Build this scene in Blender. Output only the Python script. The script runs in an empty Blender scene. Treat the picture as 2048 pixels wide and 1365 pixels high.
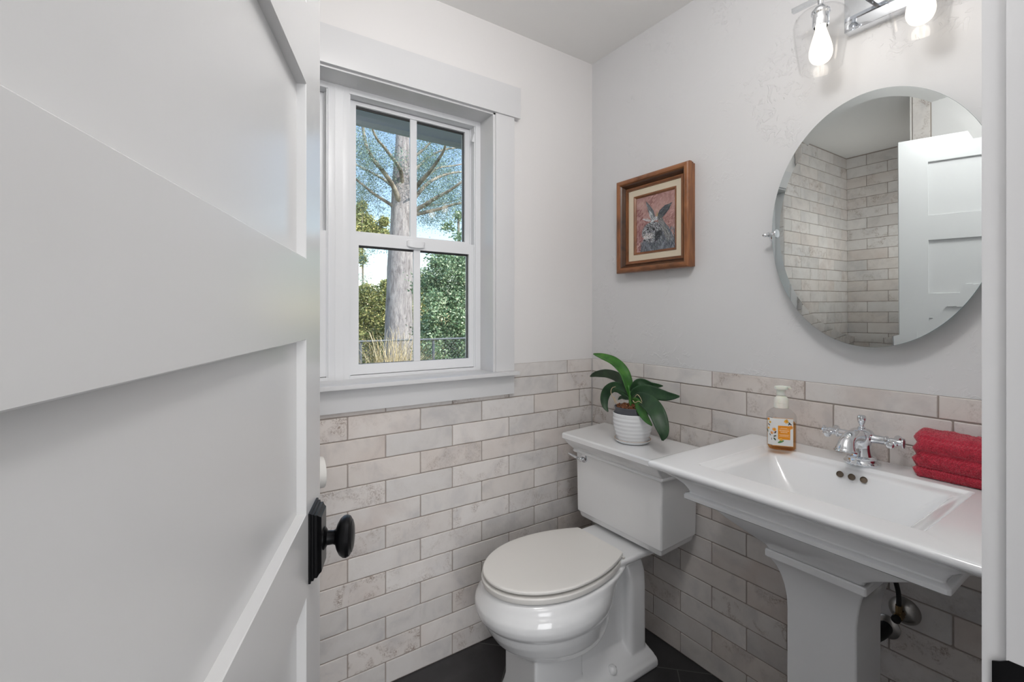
import bpy, bmesh, math, random
from mathutils import Vector, Matrix, noise
R = math.radians
rnd = random.Random(7)
S = bpy.context.scene
C = S.collection

# ---------------------------------------------------------------- camera
FPX, CX, HY = 935.0, 1024.0, 632.0            # focal length in pixels (2048 wide), principal column, horizon row
YAW = R(34.182)
CAM = Vector((-1.5192, -1.5791, 1.2751))
cd = bpy.data.cameras.new('camera'); cam = bpy.data.objects.new('camera', cd); C.objects.link(cam)
cam.location = CAM; cam.rotation_euler = (R(90), 0, -YAW)
cd.sensor_fit = 'HORIZONTAL'; cd.sensor_width = 36; cd.lens = 36 * FPX / 2048
cd.shift_x = 0; cd.shift_y = -(682.5 - HY) / 2048
cd.clip_start = 0.01; cd.clip_end = 200
S.camera = cam
# ---------------------------------------------------------------- sky, sun, added fill lights, exposure
W = bpy.data.worlds.new('sky'); S.world = W; W.use_nodes = True
nt = W.node_tree; bgd = nt.nodes['Background']
sky = nt.nodes.new('ShaderNodeTexSky'); sky.sky_type = 'NISHITA'; sky.sun_disc = False
sky.sun_elevation = R(42); sky.sun_rotation = R(200); sky.air_density = 1.25; sky.dust_density = 0.2; sky.ozone_density = 1.5
nt.links.new(sky.outputs[0], bgd.inputs[0]); bgd.inputs[1].default_value = 0.22
def lamp(name, kind, loc, energy, color=(1, 1, 1), rot=(0, 0, 0), **kw):
    d = bpy.data.lights.new(name, kind); d.energy = energy; d.color = color
    for k, v in kw.items(): setattr(d, k, v)
    o = bpy.data.objects.new(name, d); C.objects.link(o); o.location = loc; o.rotation_euler = rot
    return o
lamp('sun', 'SUN', (0, 0, 20), 5.6, (1, .95, .86), (R(48), 0, R(22)), angle=R(.6))
lamp('hall_fill_overhead', 'AREA', (-1.35, -2.75, 2.40), 12, (1, .985, .97), (0, 0, 0), shape='RECTANGLE', size=1.3, size_y=1.3)  # added overhead fill in the hallway, no fixture there
lamp('hall_fill_low', 'AREA', (-1.75, -3.8, 1.15), 42, (.97, .98, 1), (R(90), 0, R(-20)), shape='RECTANGLE', size=1.5, size_y=1.7)  # added low fill shining in through the doorway; the hallway has no window
S.view_settings.view_transform = 'Standard'; S.view_settings.look = 'None'
S.view_settings.exposure = 0.03; S.view_settings.gamma = 1.0
S.view_settings.use_curve_mapping = False

lamp('room_fill', 'POINT', (-.98, -1.16, 2.25), 14.0, (1, .985, .978), shadow_soft_size=.10)  # invented fill that lifts walls and ceiling, hung out of view without a fixture
lamp('shower_fill', 'AREA', (-2.25, -.696, 1.7), 3.4, (1, .98, .95), (R(86), 0, 0), shape='RECTANGLE', size=.5, size_y=.3)  # unseen added fill that brightens the shower tiles reflected in the mirror
# ---------------------------------------------------------------- reading points from the calibrated camera
FW = Vector((math.sin(YAW), math.cos(YAW), 0)); RT = Vector((math.cos(YAW), -math.sin(YAW), 0))
def ray(x, y): return FW + RT * ((x - CX) / FPX) + Vector((0, 0, -(y - HY) / FPX))
def onX(x, y, X): d = ray(x, y); return CAM + d * ((X - CAM.x) / d.x)
def onY(x, y, Y): d = ray(x, y); return CAM + d * ((Y - CAM.y) / d.y)

# ---------------------------------------------------------------- materials
def lin(c):
    return tuple((v / 12.92 if v <= .04045 else ((v + .055) / 1.055) ** 2.4) for v in (q / 255 for q in c)) + (1,)
def mat(name, rgb=(200, 200, 200), rough=.5, metal=0, **kw):
    m = bpy.data.materials.new(name); m.use_nodes = True
    b = m.node_tree.nodes['Principled BSDF']
    b.inputs['Base Color'].default_value = lin(rgb); b.inputs['Roughness'].default_value = rough
    b.inputs['Metallic'].default_value = metal
    for k, v in kw.items(): b.inputs[k.replace('_', ' ')].default_value = v
    return m
def nodes(m): return m.node_tree.nodes, m.node_tree.links, m.node_tree.nodes['Principled BSDF']
def N(m, t, **kw):
    n = m.node_tree.nodes.new('ShaderNode' + t)
    for k, v in kw.items():
        if k.startswith('i_'): n.inputs[k[2:].replace('_', ' ')].default_value = v
        else: setattr(n, k, v)
    return n
def ocoord(m, scale=(1, 1, 1)):
    tc = N(m, 'TexCoord'); mp = N(m, 'Mapping'); mp.inputs['Scale'].default_value = scale
    m.node_tree.links.new(tc.outputs['Object'], mp.inputs['Vector']); return mp.outputs[0]
def ntex(m, scale, detail=4, rough=.55, dist=0, vec=None):
    n = N(m, 'TexNoise'); n.inputs['Scale'].default_value = scale; n.inputs['Detail'].default_value = detail
    n.inputs['Roughness'].default_value = rough; n.inputs['Distortion'].default_value = dist
    m.node_tree.links.new(vec if vec is not None else ocoord(m), n.inputs['Vector']); return n.outputs[0]
def ramp(m, src, *stops):
    r = N(m, 'ValToRGB'); m.node_tree.links.new(src, r.inputs[0]); e = r.color_ramp.elements
    while len(e) < len(stops): e.new(.5)
    for q, (p, c) in zip(e, stops):
        q.position = p; q.color = lin(c) if max(c) > 1.01 else tuple(c) + (1,)
    return r.outputs[0]
def mix(m, fac, a, b, mode='MIX'):
    n = N(m, 'Mix', data_type='RGBA', blend_type=mode); L = m.node_tree.links
    for s, v in ((0, fac), (6, a), (7, b)):
        if isinstance(v, (int, float)): n.inputs[s].default_value = v
        elif isinstance(v, tuple): n.inputs[s].default_value = v
        else: L.new(v, n.inputs[s])
    return n.outputs[2]
def bump(m, h, strength=.3, dist=.001, prev=None):
    b = N(m, 'Bump'); b.inputs['Strength'].default_value = strength; b.inputs['Distance'].default_value = dist
    m.node_tree.links.new(h, b.inputs['Height'])
    if prev is not None: m.node_tree.links.new(prev, b.inputs['Normal'])
    m.node_tree.links.new(b.outputs[0], m.node_tree.nodes['Principled BSDF'].inputs['Normal']); return b.outputs[0]
def setc(m, out): m.node_tree.links.new(out, m.node_tree.nodes['Principled BSDF'].inputs['Base Color'])
BW = ((0, (0, 0, 0)), (1, (1, 1, 1)))

def paint_mat(name, rgb, amount):
    m = mat(name, rgb, .55)
    a = ntex(m, 34, 3, .5, 1.3); big = ntex(m, 4.2, 3, .55, .5)
    ridge = ramp(m, a, (.53, (0, 0, 0)), (.59, (1, 1, 1)), (.68, (.5, .5, .5)), (.75, (.1, .1, .1)))
    mask = ramp(m, big, (.50, (0, 0, 0)), (.62, (1, 1, 1)))
    h = mix(m, 1.0, ridge, mask, 'MULTIPLY')
    b0 = bump(m, ntex(m, 7, 3, .5), .12, .004)
    bump(m, h, amount, .0016, b0)
    return m
M = {}
M['paint'] = paint_mat('wall_paint', (216, 216, 217), .7)
M['paint_back'] = paint_mat('wall_paint_smooth', (224, 222, 221), .12)
M['ceiling'] = mat('ceiling_paint', (240, 239, 237), .6)
M['trim'] = mat('white_trim_paint', (212, 212, 213), .30)
M['vinyl'] = mat('white_window_vinyl', (222, 223, 225), .32)
M['gasket'] = mat('dark_glazing_gasket', (40, 40, 42), .5)
m = M['door'] = mat('white_door_paint', (204, 204, 204), .24)
bump(m, ntex(m, 1, 3, .6, 0, ocoord(m, (220, 220, 3))), .05, .0004)
M['porcelain'] = mat('white_porcelain', (236, 237, 238), .14, Coat_Weight=.5, Coat_Roughness=.07)
M['seat'] = mat('white_seat_plastic', (232, 230, 226), .22)
M['chrome'] = mat('polished_chrome', (225, 228, 232), .05, 1)
M['chrome_dull'] = mat('brushed_chrome', (170, 168, 165), .28, 1)
M['brass'] = mat('tarnished_brass', (120, 100, 70), .35, 1)
M['mirror'] = mat('mirror_silver', (226, 232, 232), .008, 1)
M['mirror_edge'] = mat('mirror_glass_edge', (150, 175, 175), .1, .6)
M['black'] = mat('oil_rubbed_black', (22, 22, 24), .32, .7)
M['rubber'] = mat('black_rubber', (20, 20, 20), .6)
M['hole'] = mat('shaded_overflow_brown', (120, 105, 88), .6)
m = M['pot'] = mat('white_glazed_ceramic', (236, 238, 240), .25)
M['terracotta'] = mat('raw_terracotta_rim', (196, 156, 120), .7)
M['nursery'] = mat('grey_plastic_pot', (92, 94, 100), .35)
m = M['bark'] = mat('orchid_bark', (110, 70, 45), .8)
setc(m, ramp(m, ntex(m, 160, 4), (.3, (60, 35, 25)), (.55, (130, 80, 50)), (.8, (180, 130, 90))))
def leafm(name, a, b, c):
    m = mat(name, b, .45); setc(m, ramp(m, ntex(m, 22, 4), (.25, a), (.5, b), (.8, c)))
    bump(m, ntex(m, 40, 3), .15, .001); return m
M['leaf'] = leafm('orchid_leaf_dark_green', (22, 48, 30), (34, 66, 38), (52, 88, 50))
M['leaf_light'] = leafm('orchid_leaf_bright_green', (34, 82, 26), (52, 108, 34), (80, 136, 48))
M['root'] = mat('aerial_root', (190, 170, 140), .6)
m = M['towel'] = mat('red_terry_cloth', (170, 30, 50), .95)
setc(m, ramp(m, ntex(m, 420, 3), (.3, (165, 24, 48)), (.55, (206, 42, 68)), (.8, (232, 80, 100))))
bump(m, ntex(m, 500, 3), .9, .003)
m.node_tree.nodes['Principled BSDF'].inputs['Sheen Weight'].default_value = .4
M['paper'] = mat('white_tissue_paper', (236, 234, 230), .9)
m = M['wood'] = mat('walnut_stained_wood', (120, 72, 40), .28)
setc(m, ramp(m, ntex(m, 7, 6, .6, 1.2, ocoord(m, (6, 1, 1))), (.25, (90, 56, 34)), (.55, (138, 88, 54)), (.8, (170, 116, 74))))
m = M['wood_dark'] = mat('dark_stained_wood', (70, 44, 28), .32)
setc(m, ramp(m, ntex(m, 9, 6, .6, 1.2), (.3, (50, 32, 22)), (.7, (92, 60, 38))))
m = M['linen'] = mat('cream_linen', (214, 202, 180), .9)
bump(m, ntex(m, 900, 2), .4, .0006)
m = M['canvas'] = mat('mauve_painted_canvas', (170, 135, 130), .55)
mp = ocoord(m)
c1 = ramp(m, ntex(m, 14, 5, .6, .8, mp), (.3, (128, 84, 82)), (.5, (168, 130, 126)), (.68, (192, 160, 152)), (.85, (206, 186, 178)))
setc(m, c1); bump(m, ntex(m, 90, 4), .5, .001)
def vcol(name, rough=.5):
    m = mat(name, (255, 255, 255), rough); a = N(m, 'Attribute', attribute_name='col'); setc(m, a.outputs['Color']); return m
M['strokes'] = vcol('oil_paint_strokes', .45)
M['printed'] = vcol('printed_label_ink', .5)
# clear thin glass: fresnel mix of transmission and mirror reflection
def glass(name, tint=(1, 1, 1, 1), ior=1.45, rough=.0, base_refl=0.0, edge=.8):
    m = bpy.data.materials.new(name); m.use_nodes = True; t = m.node_tree; t.nodes.clear()
    o = t.nodes.new('ShaderNodeOutputMaterial'); mx = t.nodes.new('ShaderNodeMixShader')
    tr = t.nodes.new('ShaderNodeBsdfTransparent'); tr.inputs[0].default_value = tint
    gl = t.nodes.new('ShaderNodeBsdfGlossy'); gl.inputs['Roughness'].default_value = rough
    lw = t.nodes.new('ShaderNodeLayerWeight'); lw.inputs[0].default_value = .5
    pw = t.nodes.new('ShaderNodeMath'); pw.operation = 'POWER'; pw.inputs[1].default_value = 4.0
    ad = t.nodes.new('ShaderNodeMath'); ad.operation = 'MULTIPLY_ADD'; ad.inputs[1].default_value = edge; ad.inputs[2].default_value = ((ior - 1) / (ior + 1)) ** 2 + base_refl; ad.use_clamp = True
    t.links.new(lw.outputs['Facing'], pw.inputs[0]); t.links.new(pw.outputs[0], ad.inputs[0]); t.links.new(ad.outputs[0], mx.inputs[0])
    t.links.new(tr.outputs[0], mx.inputs[1]); t.links.new(gl.outputs[0], mx.inputs[2]); t.links.new(mx.outputs[0], o.inputs[0])
    return m
M['pane'] = glass('window_glass', (.98, .985, .99, 1), 1.4)
M['shade'] = glass('clear_lamp_glass', (1, 1, 1, 1), 1.38, .01, .004, .36)
M['bulb'] = glass('clear_bulb_glass', (.985, .98, .96, 1), 1.3, edge=.4)
M['bottle'] = glass('clear_plastic_bottle', (.95, .95, .95, 1), 1.4, .05, edge=.5)
M['soap'] = glass('amber_liquid_soap', (.93, .66, .36, 1), 1.2, .2, edge=.1)
M['pump'] = mat('frosted_white_plastic', (232, 230, 220), .35, 0, Subsurface_Weight=.2)
def emis(name, rgb, k):
    m = bpy.data.materials.new(name); m.use_nodes = True; b = m.node_tree.nodes['Principled BSDF']
    b.inputs['Base Color'].default_value = (0, 0, 0, 1); b.inputs['Emission Color'].default_value = lin(rgb); b.inputs['Emission Strength'].default_value = k
    return m
m = M['bulb'] = bpy.data.materials.new('glowing_bulb_glass'); m.use_nodes = True; t_ = m.node_tree; t_.nodes.clear()
o_ = t_.nodes.new('ShaderNodeOutputMaterial'); a_ = t_.nodes.new('ShaderNodeMixShader'); e_ = t_.nodes.new('ShaderNodeEmission'); r_ = t_.nodes.new('ShaderNodeBsdfTransparent')
e_.inputs[0].default_value = lin((255, 246, 232)); e_.inputs[1].default_value = 1.9; a_.inputs[0].default_value = .6
t_.links.new(r_.outputs[0], a_.inputs[1]); t_.links.new(e_.outputs[0], a_.inputs[2]); t_.links.new(a_.outputs[0], o_.inputs[0])
M['filament'] = emis('glowing_filament', (255, 240, 215), 12)

# brick tile
def tile_mat(name, cool=0):
    m = mat(name, (190, 182, 176), .5)
    at = N(m, 'Attribute', attribute_name='tile'); sp = N(m, 'SeparateColor'); m.node_tree.links.new(at.outputs['Color'], sp.inputs[0])
    v = ocoord(m)
    off = N(m, 'VectorMath', operation='MULTIPLY_ADD'); m.node_tree.links.new(at.outputs['Color'], off.inputs[0])
    off.inputs[1].default_value = (40, 40, 40); m.node_tree.links.new(v, off.inputs[2]); pv = off.outputs[0]
    base = ramp(m, sp.outputs[0], (0, (210, 207, 205)), (.35, (224, 221, 219)), (.7, (219, 212, 207)), (1, (231, 228, 226)))
    soft = ramp(m, ntex(m, 9, 4, .6, .5, pv), (.3, (.80, .80, .81)), (.5, (.95, .94, .93)), (.72, (1, 1, 1)))
    c = mix(m, 1, base, soft, 'MULTIPLY')
    # mineral stains whose amount differs from tile to tile
    st = ramp(m, ntex(m, 15, 3, .55, 1.0, pv), (.50, (0, 0, 0)), (.68, (1, 1, 1)))
    sp2 = ramp(m, ntex(m, 170, 5, .75, .6, pv), (.44, (0, 0, 0)), (.60, (1, 1, 1)))
    sm = mix(m, 1, st, sp2, 'MULTIPLY')
    am = N(m, 'Math', operation='MULTIPLY'); m.node_tree.links.new(sm, am.inputs[0]); m.node_tree.links.new(sp.outputs[2], am.inputs[1])
    c = mix(m, am.outputs[0], c, lin((132, 112, 98)))
    hb = ramp(m, ntex(m, 5, 3, .5, 0, pv), (.45, (0, 0, 0)), (.75, (.55, .55, .55)))
    hm = N(m, 'Math', operation='MULTIPLY'); m.node_tree.links.new(hb, hm.inputs[0]); m.node_tree.links.new(sp.outputs[1], hm.inputs[1])
    c = mix(m, hm.outputs[0], c, lin((186, 164, 152)))
    setc(m, c)
    b1 = bump(m, ntex(m, 60, 5, .6, .4, pv), .25, .0012); bump(m, ntex(m, 300, 3, .6, 0, pv), .2, .0005, b1)
    return m
M['tile'] = tile_mat('brick_tile')
m = M['grout'] = mat('grey_grout', (160, 150, 143), .85); bump(m, ntex(m, 500, 2), .4, .0006)
# slate floor with diagonal joints
m = M['floor'] = mat('dark_slate_floor_tile', (52, 52, 54), .42)
_n, _l, _b = nodes(m)
g = N(m, 'NewGeometry'); sx = N(m, 'SeparateXYZ'); _l.new(g.outputs['Position'], sx.inputs[0])
def mth(op, a, b=None, c=None):
    n = N(m, 'Math', operation=op)
    for i, v in enumerate((a, b, c)):
        if v is None: continue
        if isinstance(v, (int, float)): n.inputs[i].default_value = v
        else: _l.new(v, n.inputs[i])
    return n.outputs[0]
s_ = mth('MULTIPLY', mth('ADD', sx.outputs[0], sx.outputs[1]), .70711)
t_ = mth('MULTIPLY', mth('SUBTRACT', sx.outputs[0], sx.outputs[1]), .70711)
rs = mth('DIVIDE', mth('ADD', s_, .4257), .305); row = mth('FLOOR', rs); fs = mth('FRACT', rs)
tt = mth('ADD', mth('DIVIDE', mth('SUBTRACT', t_, .311), .61), mth('MULTIPLY', mth('ADD', row, 1), .5)); ft = mth('FRACT', tt)
ds = mth('MULTIPLY', mth('MINIMUM', fs, mth('SUBTRACT', 1, fs)), .305); dt = mth('MULTIPLY', mth('MINIMUM', ft, mth('SUBTRACT', 1, ft)), .61)
gm = mth('LESS_THAN', mth('MINIMUM', ds, dt), .0015)
sl = ramp(m, ntex(m, 6, 6, .6, .4, g.outputs['Position']), (.3, (44, 43, 45)), (.6, (58, 57, 59)), (.8, (68, 66, 68)))
setc(m, mix(m, gm, sl, lin((104, 103, 103)))); bump(m, ntex(m, 45, 5, .6, .5, g.outputs['Position']), .25, .001)
# outdoors
m = M['trunk'] = mat('pale_tree_bark', (190, 180, 172), .9)
v = ocoord(m, (5, 5, 1.2))
setc(m, ramp(m, ntex(m, 2.2, 8, .7, .8, v), (.3, (112, 106, 106)), (.5, (172, 166, 166)), (.7, (206, 200, 198))))
bump(m, ntex(m, 6, 8, .7, .8, v), .8, .05)
m = M['branch'] = mat('grey_branch_bark', (150, 142, 130), .9)
setc(m, ramp(m, ntex(m, 6, 6), (.35, (110, 102, 90)), (.7, (190, 182, 168))))
def folm(name, a, b, c):
    m = mat(name, b, .55); g = N(m, 'NewGeometry')
    m.node_tree.links.new(ramp(m, g.outputs['Random Per Island'], (0, a), (.5, b), (1, c)), m.node_tree.nodes['Principled BSDF'].inputs['Base Color'])
    m.node_tree.nodes['Principled BSDF'].inputs['Subsurface Weight'].default_value = 0
    return m
M['needle'] = folm('blue_green_conifer_foliage', (78, 112, 122), (110, 146, 142), (172, 194, 158))
M['needle2'] = folm('yellow_green_foliage', (112, 130, 84), (160, 168, 108), (210, 200, 130))
M['shrubleaf'] = folm('green_shrub_leaves', (84, 118, 88), (136, 166, 126), (204, 218, 184))
M['grass'] = mat('lawn_grass', (120, 122, 96), .9)
M['dry'] = folm('straw_grass_blade', (180, 160, 110), (214, 196, 150), (236, 224, 190))
M['fence'] = mat('galvanised_fence', (104, 112, 120), .6, .1)
M['eave'] = mat('blue_grey_eave_paint', (208, 218, 236), .6)
M['eave_edge'] = mat('pale_eave_fascia', (196, 210, 216), .6)

# ---------------------------------------------------------------- mesh helpers
def finish(bm, ang=32):
    bm.normal_update(); lim = R(ang)
    for f in bm.faces: f.smooth = True
    for e in bm.edges:
        if len(e.link_faces) == 2 and e.calc_face_angle(0) > lim: e.smooth = False
def wloc(o):
    v = Vector((0, 0, 0))
    while o is not None: v += o.location; o = o.parent
    return v
def obj(name, bm, mats, parent=None, ang=32, recalc=True):
    if recalc: bmesh.ops.recalc_face_normals(bm, faces=bm.faces)
    finish(bm, ang)
    if parent is not None:
        o = wloc(parent)
        for v in bm.verts: v.co -= o
    me = bpy.data.meshes.new(name); bm.to_mesh(me); bm.free()
    for q in (mats if isinstance(mats, (list, tuple)) else [mats]): me.materials.append(M[q] if isinstance(q, str) else q)
    o = bpy.data.objects.new(name, me); C.objects.link(o)
    if parent is not None: o.parent = parent
    if name in WN: w_ = o.modifiers.new('even_normals', 'WEIGHTED_NORMAL'); w_.keep_sharp = True; w_.weight = 80
    return o
WN = {'basin', 'tank', 'tank_lid', 'pedestal', 'frame', 'trim', 'lid', 'seat', 'knob_plate', 'crossbar'}
def pyobj(name, verts, faces, mats, parent=None, smooth=False, mi=None, attrs=None):
    o0 = wloc(parent) if parent is not None else Vector((0, 0, 0))
    me = bpy.data.meshes.new(name)
    me.from_pydata([(v[0] - o0.x, v[1] - o0.y, v[2] - o0.z) for v in verts], [], faces)
    for q in (mats if isinstance(mats, (list, tuple)) else [mats]): me.materials.append(M[q])
    if mi: me.polygons.foreach_set('material_index', mi)
    if smooth: me.polygons.foreach_set('use_smooth', [True] * len(faces))
    for nm, data in (attrs or {}).items():
        a = me.attributes.new(nm, 'FLOAT_COLOR', 'POINT'); a.data.foreach_set('color', [c for t in data for c in t])
    me.update()
    o = bpy.data.objects.new(name, me); C.objects.link(o)
    if parent is not None: o.parent = parent
    return o
def thing(name, label, cat, loc, group=None):
    o = bpy.data.objects.new(name, None); C.objects.link(o); o.location = loc
    o.empty_display_size = .05
    return tag(o, label, cat, group)
def tag(o, label, cat, group=None):
    o['label'] = label; o['category'] = cat
    if group: o['group'] = group
    return o
def struct(o, label=None, cat=None):
    o['kind'] = 'structure'
    if label: o['label'] = label
    if cat: o['category'] = cat
    return o
def box(bm, x0, x1, y0, y1, z0, z1, bev=0, mi=0, fn=None, seg=2):
    t = bmesh.new()
    vs = [t.verts.new((x, y, z)) for x in (x0, x1) for y in (y0, y1) for z in (z0, z1)]
    for q in ((0, 1, 3, 2), (4, 6, 7, 5), (0, 4, 5, 1), (2, 3, 7, 6), (0, 2, 6, 4), (1, 5, 7, 3)): t.faces.new([vs[i] for i in q])
    if bev: bmesh.ops.bevel(t, geom=t.edges[:], offset=bev, segments=seg, affect='EDGES', profile=.7)
    if fn:
        for v in t.verts: v.co = fn(v.co)
    add(bm, t, mi)
def add(bm, t, mi=0):
    mp = [bm.verts.new(v.co) for v in t.verts]; t.verts.index_update()
    for f in t.faces:
        try: nf = bm.faces.new([mp[v.index] for v in f.verts]); nf.material_index = mi
        except ValueError: pass
    t.free()
def loft(bm, rings, cap0=True, cap1=True, closed=True, mi=0):
    rr = [[bm.verts.new(p) for p in r] for r in rings]; n = len(rr[0])
    for a, b in zip(rr, rr[1:]):
        for i in range(n if closed else n - 1):
            j = (i + 1) % n
            f = bm.faces.new((a[i], a[j], b[j], b[i])); f.material_index = mi
    if cap0: f = bm.faces.new(rr[0][::-1]); f.material_index = mi
    if cap1: f = bm.faces.new(rr[-1]); f.material_index = mi
    return rr
def frame_of(axis):
    a = Vector(axis).normalized(); h = Vector((0, 0, 1)) if abs(a.z) < .9 else Vector((1, 0, 0))
    u = a.cross(h).normalized(); return a, u, a.cross(u)
def lathe(bm, prof, o, axis=(0, 0, 1), n=32, cap0=True, cap1=True, sx=1, sy=1, mi=0):
    a, u, w = frame_of(axis); o = Vector(o)
    loft(bm, [[o + a * t + (u * math.cos(2 * math.pi * i / n) * sx + w * math.sin(2 * math.pi * i / n) * sy) * max(r, 1e-5) for i in range(n)] for r, t in prof], cap0, cap1, mi=mi)
def crom(pts, k=8):
    pts = [Vector(p) for p in pts]; P = [pts[0] * 2 - pts[1]] + pts + [pts[-1] * 2 - pts[-2]]; out = []
    for i in range(1, len(P) - 2):
        a, b, c, d = P[i - 1:i + 3]
        for j in range(k):
            t = j / k
            out.append(.5 * ((2 * b) + (c - a) * t + (2 * a - 5 * b + 4 * c - d) * t * t + (3 * b - a - 3 * c + d) * t ** 3))
    out.append(pts[-1]); return out
def tube(bm, pts, r, n=10, cap=True, mi=0):
    pts = [Vector(p) for p in pts]; rings = []; m0 = len(pts)
    rr = r if isinstance(r, (list, tuple)) else [r] * m0
    if len(rr) != m0: rr = [rr[0] + (rr[-1] - rr[0]) * i / (m0 - 1) for i in range(m0)]
    t0 = (pts[1] - pts[0]).normalized(); _, u, w = frame_of(t0)
    for i, p in enumerate(pts):
        t = (pts[min(i + 1, m0 - 1)] - pts[max(i - 1, 0)]).normalized()
        u = (u - t * u.dot(t)).normalized(); w = t.cross(u)
        rings.append([p + (u * math.cos(2 * math.pi * k / n) + w * math.sin(2 * math.pi * k / n)) * rr[i] for k in range(n)])
    loft(bm, rings, cap, cap, mi=mi)
def rrect(x0, x1, y0, y1, r, z, n=5):
    out = []
    for cx, cy, a0 in ((x1 - r, y1 - r, 0), (x0 + r, y1 - r, 90), (x0 + r, y0 + r, 180), (x1 - r, y0 + r, 270)):
        for i in range(n + 1):
            a = R(a0 + 90 * i / n); out.append(Vector((cx + r * math.cos(a), cy + r * math.sin(a), z)))
    return out
def ball(bm, c, r, sx=1, sy=1, sz=1, mi=0, u=20, v=14):
    t = bmesh.new(); bmesh.ops.create_uvsphere(t, u_segments=u, v_segments=v, radius=r)
    for q in t.verts: q.co = Vector((q.co.x * sx, q.co.y * sy, q.co.z * sz)) + Vector(c)
    add(bm, t, mi)

# ================================================================= ROOM SHELL
CE = 2.44                       # ceiling height
XL, XS = -1.766, -2.745         # painted left wall / far shower wall
PYF = -.704                      # shower face of the partition
YF = -1.472                     # room face of the front (door) wall
P = .004                        # paint sits this far behind the tile face
def wallbox(name, x0, x1, y0, y1, z0, z1, m): b = bmesh.new(); box(b, x0, x1, y0, y1, z0, z1); return struct(obj(name, b, m))
WX0, WX1, WZ0, WZ1 = -1.671, -.545, 1.045, 2.075     # window opening
b = bmesh.new()
for q in ((XS - .1, WX0 - .016, 0, CE), (WX1 + .016, .12, 0, CE), (WX0 - .016, WX1 + .016, 0, WZ0 - .007), (WX0 - .016, WX1 + .016, WZ1 + .004, CE)): box(b, q[0], q[1], P, .21, q[2], q[3])
wall_back = struct(obj('wall_back', b, 'paint_back'))
wall_right = wallbox('wall_right', P, .12, YF - .12, P, 0, CE, 'paint')
b = bmesh.new(); box(b, XS, XL - .1, -1.0, PYF, 0, CE); box(b, XL - .1, XL, YF, PYF, 0, CE)
wall_left = struct(obj('wall_left', b, 'paint_back'))
wall_far = wallbox('wall_shower_side', XS - .1, XS + P, -1.0, .1, 0, CE, 'paint_back')
DX0, DX1, DZ = -1.629, -.862, 2.10                       # door opening
b = bmesh.new()
for q in ((XS - .1, DX0 - .02, 0, CE), (DX1 + .02, .6, 0, CE), (DX0 - .02, DX1 + .02, DZ + .02, CE)): box(b, q[0], q[1], YF - .12, YF, q[2], q[3])
wall_front = struct(obj('wall_front', b, 'paint_back'))
b = bmesh.new(); box(b, XS - .1, .6, -4.2, .2, -.05, 0); floor = struct(obj('floor', b, 'floor'))
b = bmesh.new(); box(b, XS - .1, .12, YF - .12, .21, CE, CE + .06); struct(obj('ceiling', b, 'ceiling'))
# hallway behind the camera
b = bmesh.new(); box(b, XS - .1, .6, -4.2, YF - .12, CE, CE + .06); struct(obj('ceiling_hall', b, 'ceiling'))
b = bmesh.new(); box(b, XS - .1, XS, -4.2, YF - .12, 0, CE); struct(obj('wall_hall_left', b, 'paint_back'))
b = bmesh.new(); box(b, .5, .6, -4.2, YF - .12, 0, CE); struct(obj('wall_hall_right', b, 'paint_back'))
b = bmesh.new(); box(b, XS - .1, .6, -4.3, -4.2, 0, CE); struct(obj('wall_hall_end', b, 'paint_back'))

# ---------------------------------------------------------------- brick tiles: real tiles standing proud of the grout
TV, TF, TMI, TA = [], [], [], []
def tiles(plane, u0, u1, zs, joints_odd, joints_even, L, off0=0.0, du=0.0, seed=1, zcut=None):
    """zs: list of (z0,z1,parity); joints: a reference joint for odd and even rows, L = pitch"""
    rg = random.Random(seed); V, F, A, MI = [], [], [], []
    G = .0016
    def P3(u, z, d): return (u, off0 + d, z) if plane == 'Y' else (off0 + d, u, z)
    for z0, z1, par, LL in zs:
        ref = joints_odd if par == 1 else (joints_even if par == 0 else par)
        k = math.ceil((u1 - ref) / LL); a = ref + k * LL
        while a > u0 + 1e-6:
            lo, hi = max(a - LL, u0), min(a, u1); a -= LL
            if hi - lo < .006: continue
            c = (rg.random(), rg.random() ** 2.2, rg.random() ** 1.7, 1)
            x0, x1, y0, y1 = lo + G, hi - G, z0 + G, z1 - G
            jr = [rg.uniform(.001, .0045) if LL < .3 else .0006 for _ in range(4)]
            out = []
            cs = ((x1, y1, 0, -1, -1), (x0, y1, 90, 1, -1), (x0, y0, 180, 1, 1), (x1, y0, 270, -1, 1))
            for (cx, cy, a0, sx, sy), r in zip(cs, jr):
                for i in range(4):
                    an = R(a0 + 30 * i); out.append((cx + sx * r + r * math.cos(an), cy + sy * r + r * math.sin(an)))
                # wavy long edge
                nx = {0: 8, 90: 2, 180: 8, 270: 2}[a0]
                e = {0: (x0, y1), 90: (x0, y0), 180: (x1, y0), 270: (x1, y1)}[a0]
                for j in range(1, nx):
                    t = j / nx; px, py = cx + (e[0] - cx) * t, cy + (e[1] - cy) * t
                    w = rg.uniform(-.0005, .0007) if LL < .3 else 0
                    if a0 in (0, 180): py += w * (-1 if a0 == 0 else 1)
                    else: px += w * (1 if a0 == 90 else -1)
                    out.append((px, py))
            mx, mz = (x0 + x1) / 2, (y0 + y1) / 2; hx, hz = (x1 - x0) / 2, (y1 - y0) / 2; n = len(out)
            s = len(V)
            for ins, d in ((0, .0045), (.0003, .0012), (.0018, 0.0)):
                for px, py in out:
                    V.append(P3(mx + (px - mx) * (1 - ins / hx), mz + (py - mz) * (1 - ins / hz), d if off0 >= -1 else d)); A.append(c)
            for q in range(2):
                for i in range(n):
                    j = (i + 1) % n; F.append((s + q * n + i, s + q * n + j, s + (q + 1) * n + j, s + (q + 1) * n + i)); MI.append(0)
            F.append(tuple(s + 2 * n + i for i in range(n))); MI.append(0)
    return V, F, A, MI
ROW, LEN = .0785, .2562
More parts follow.
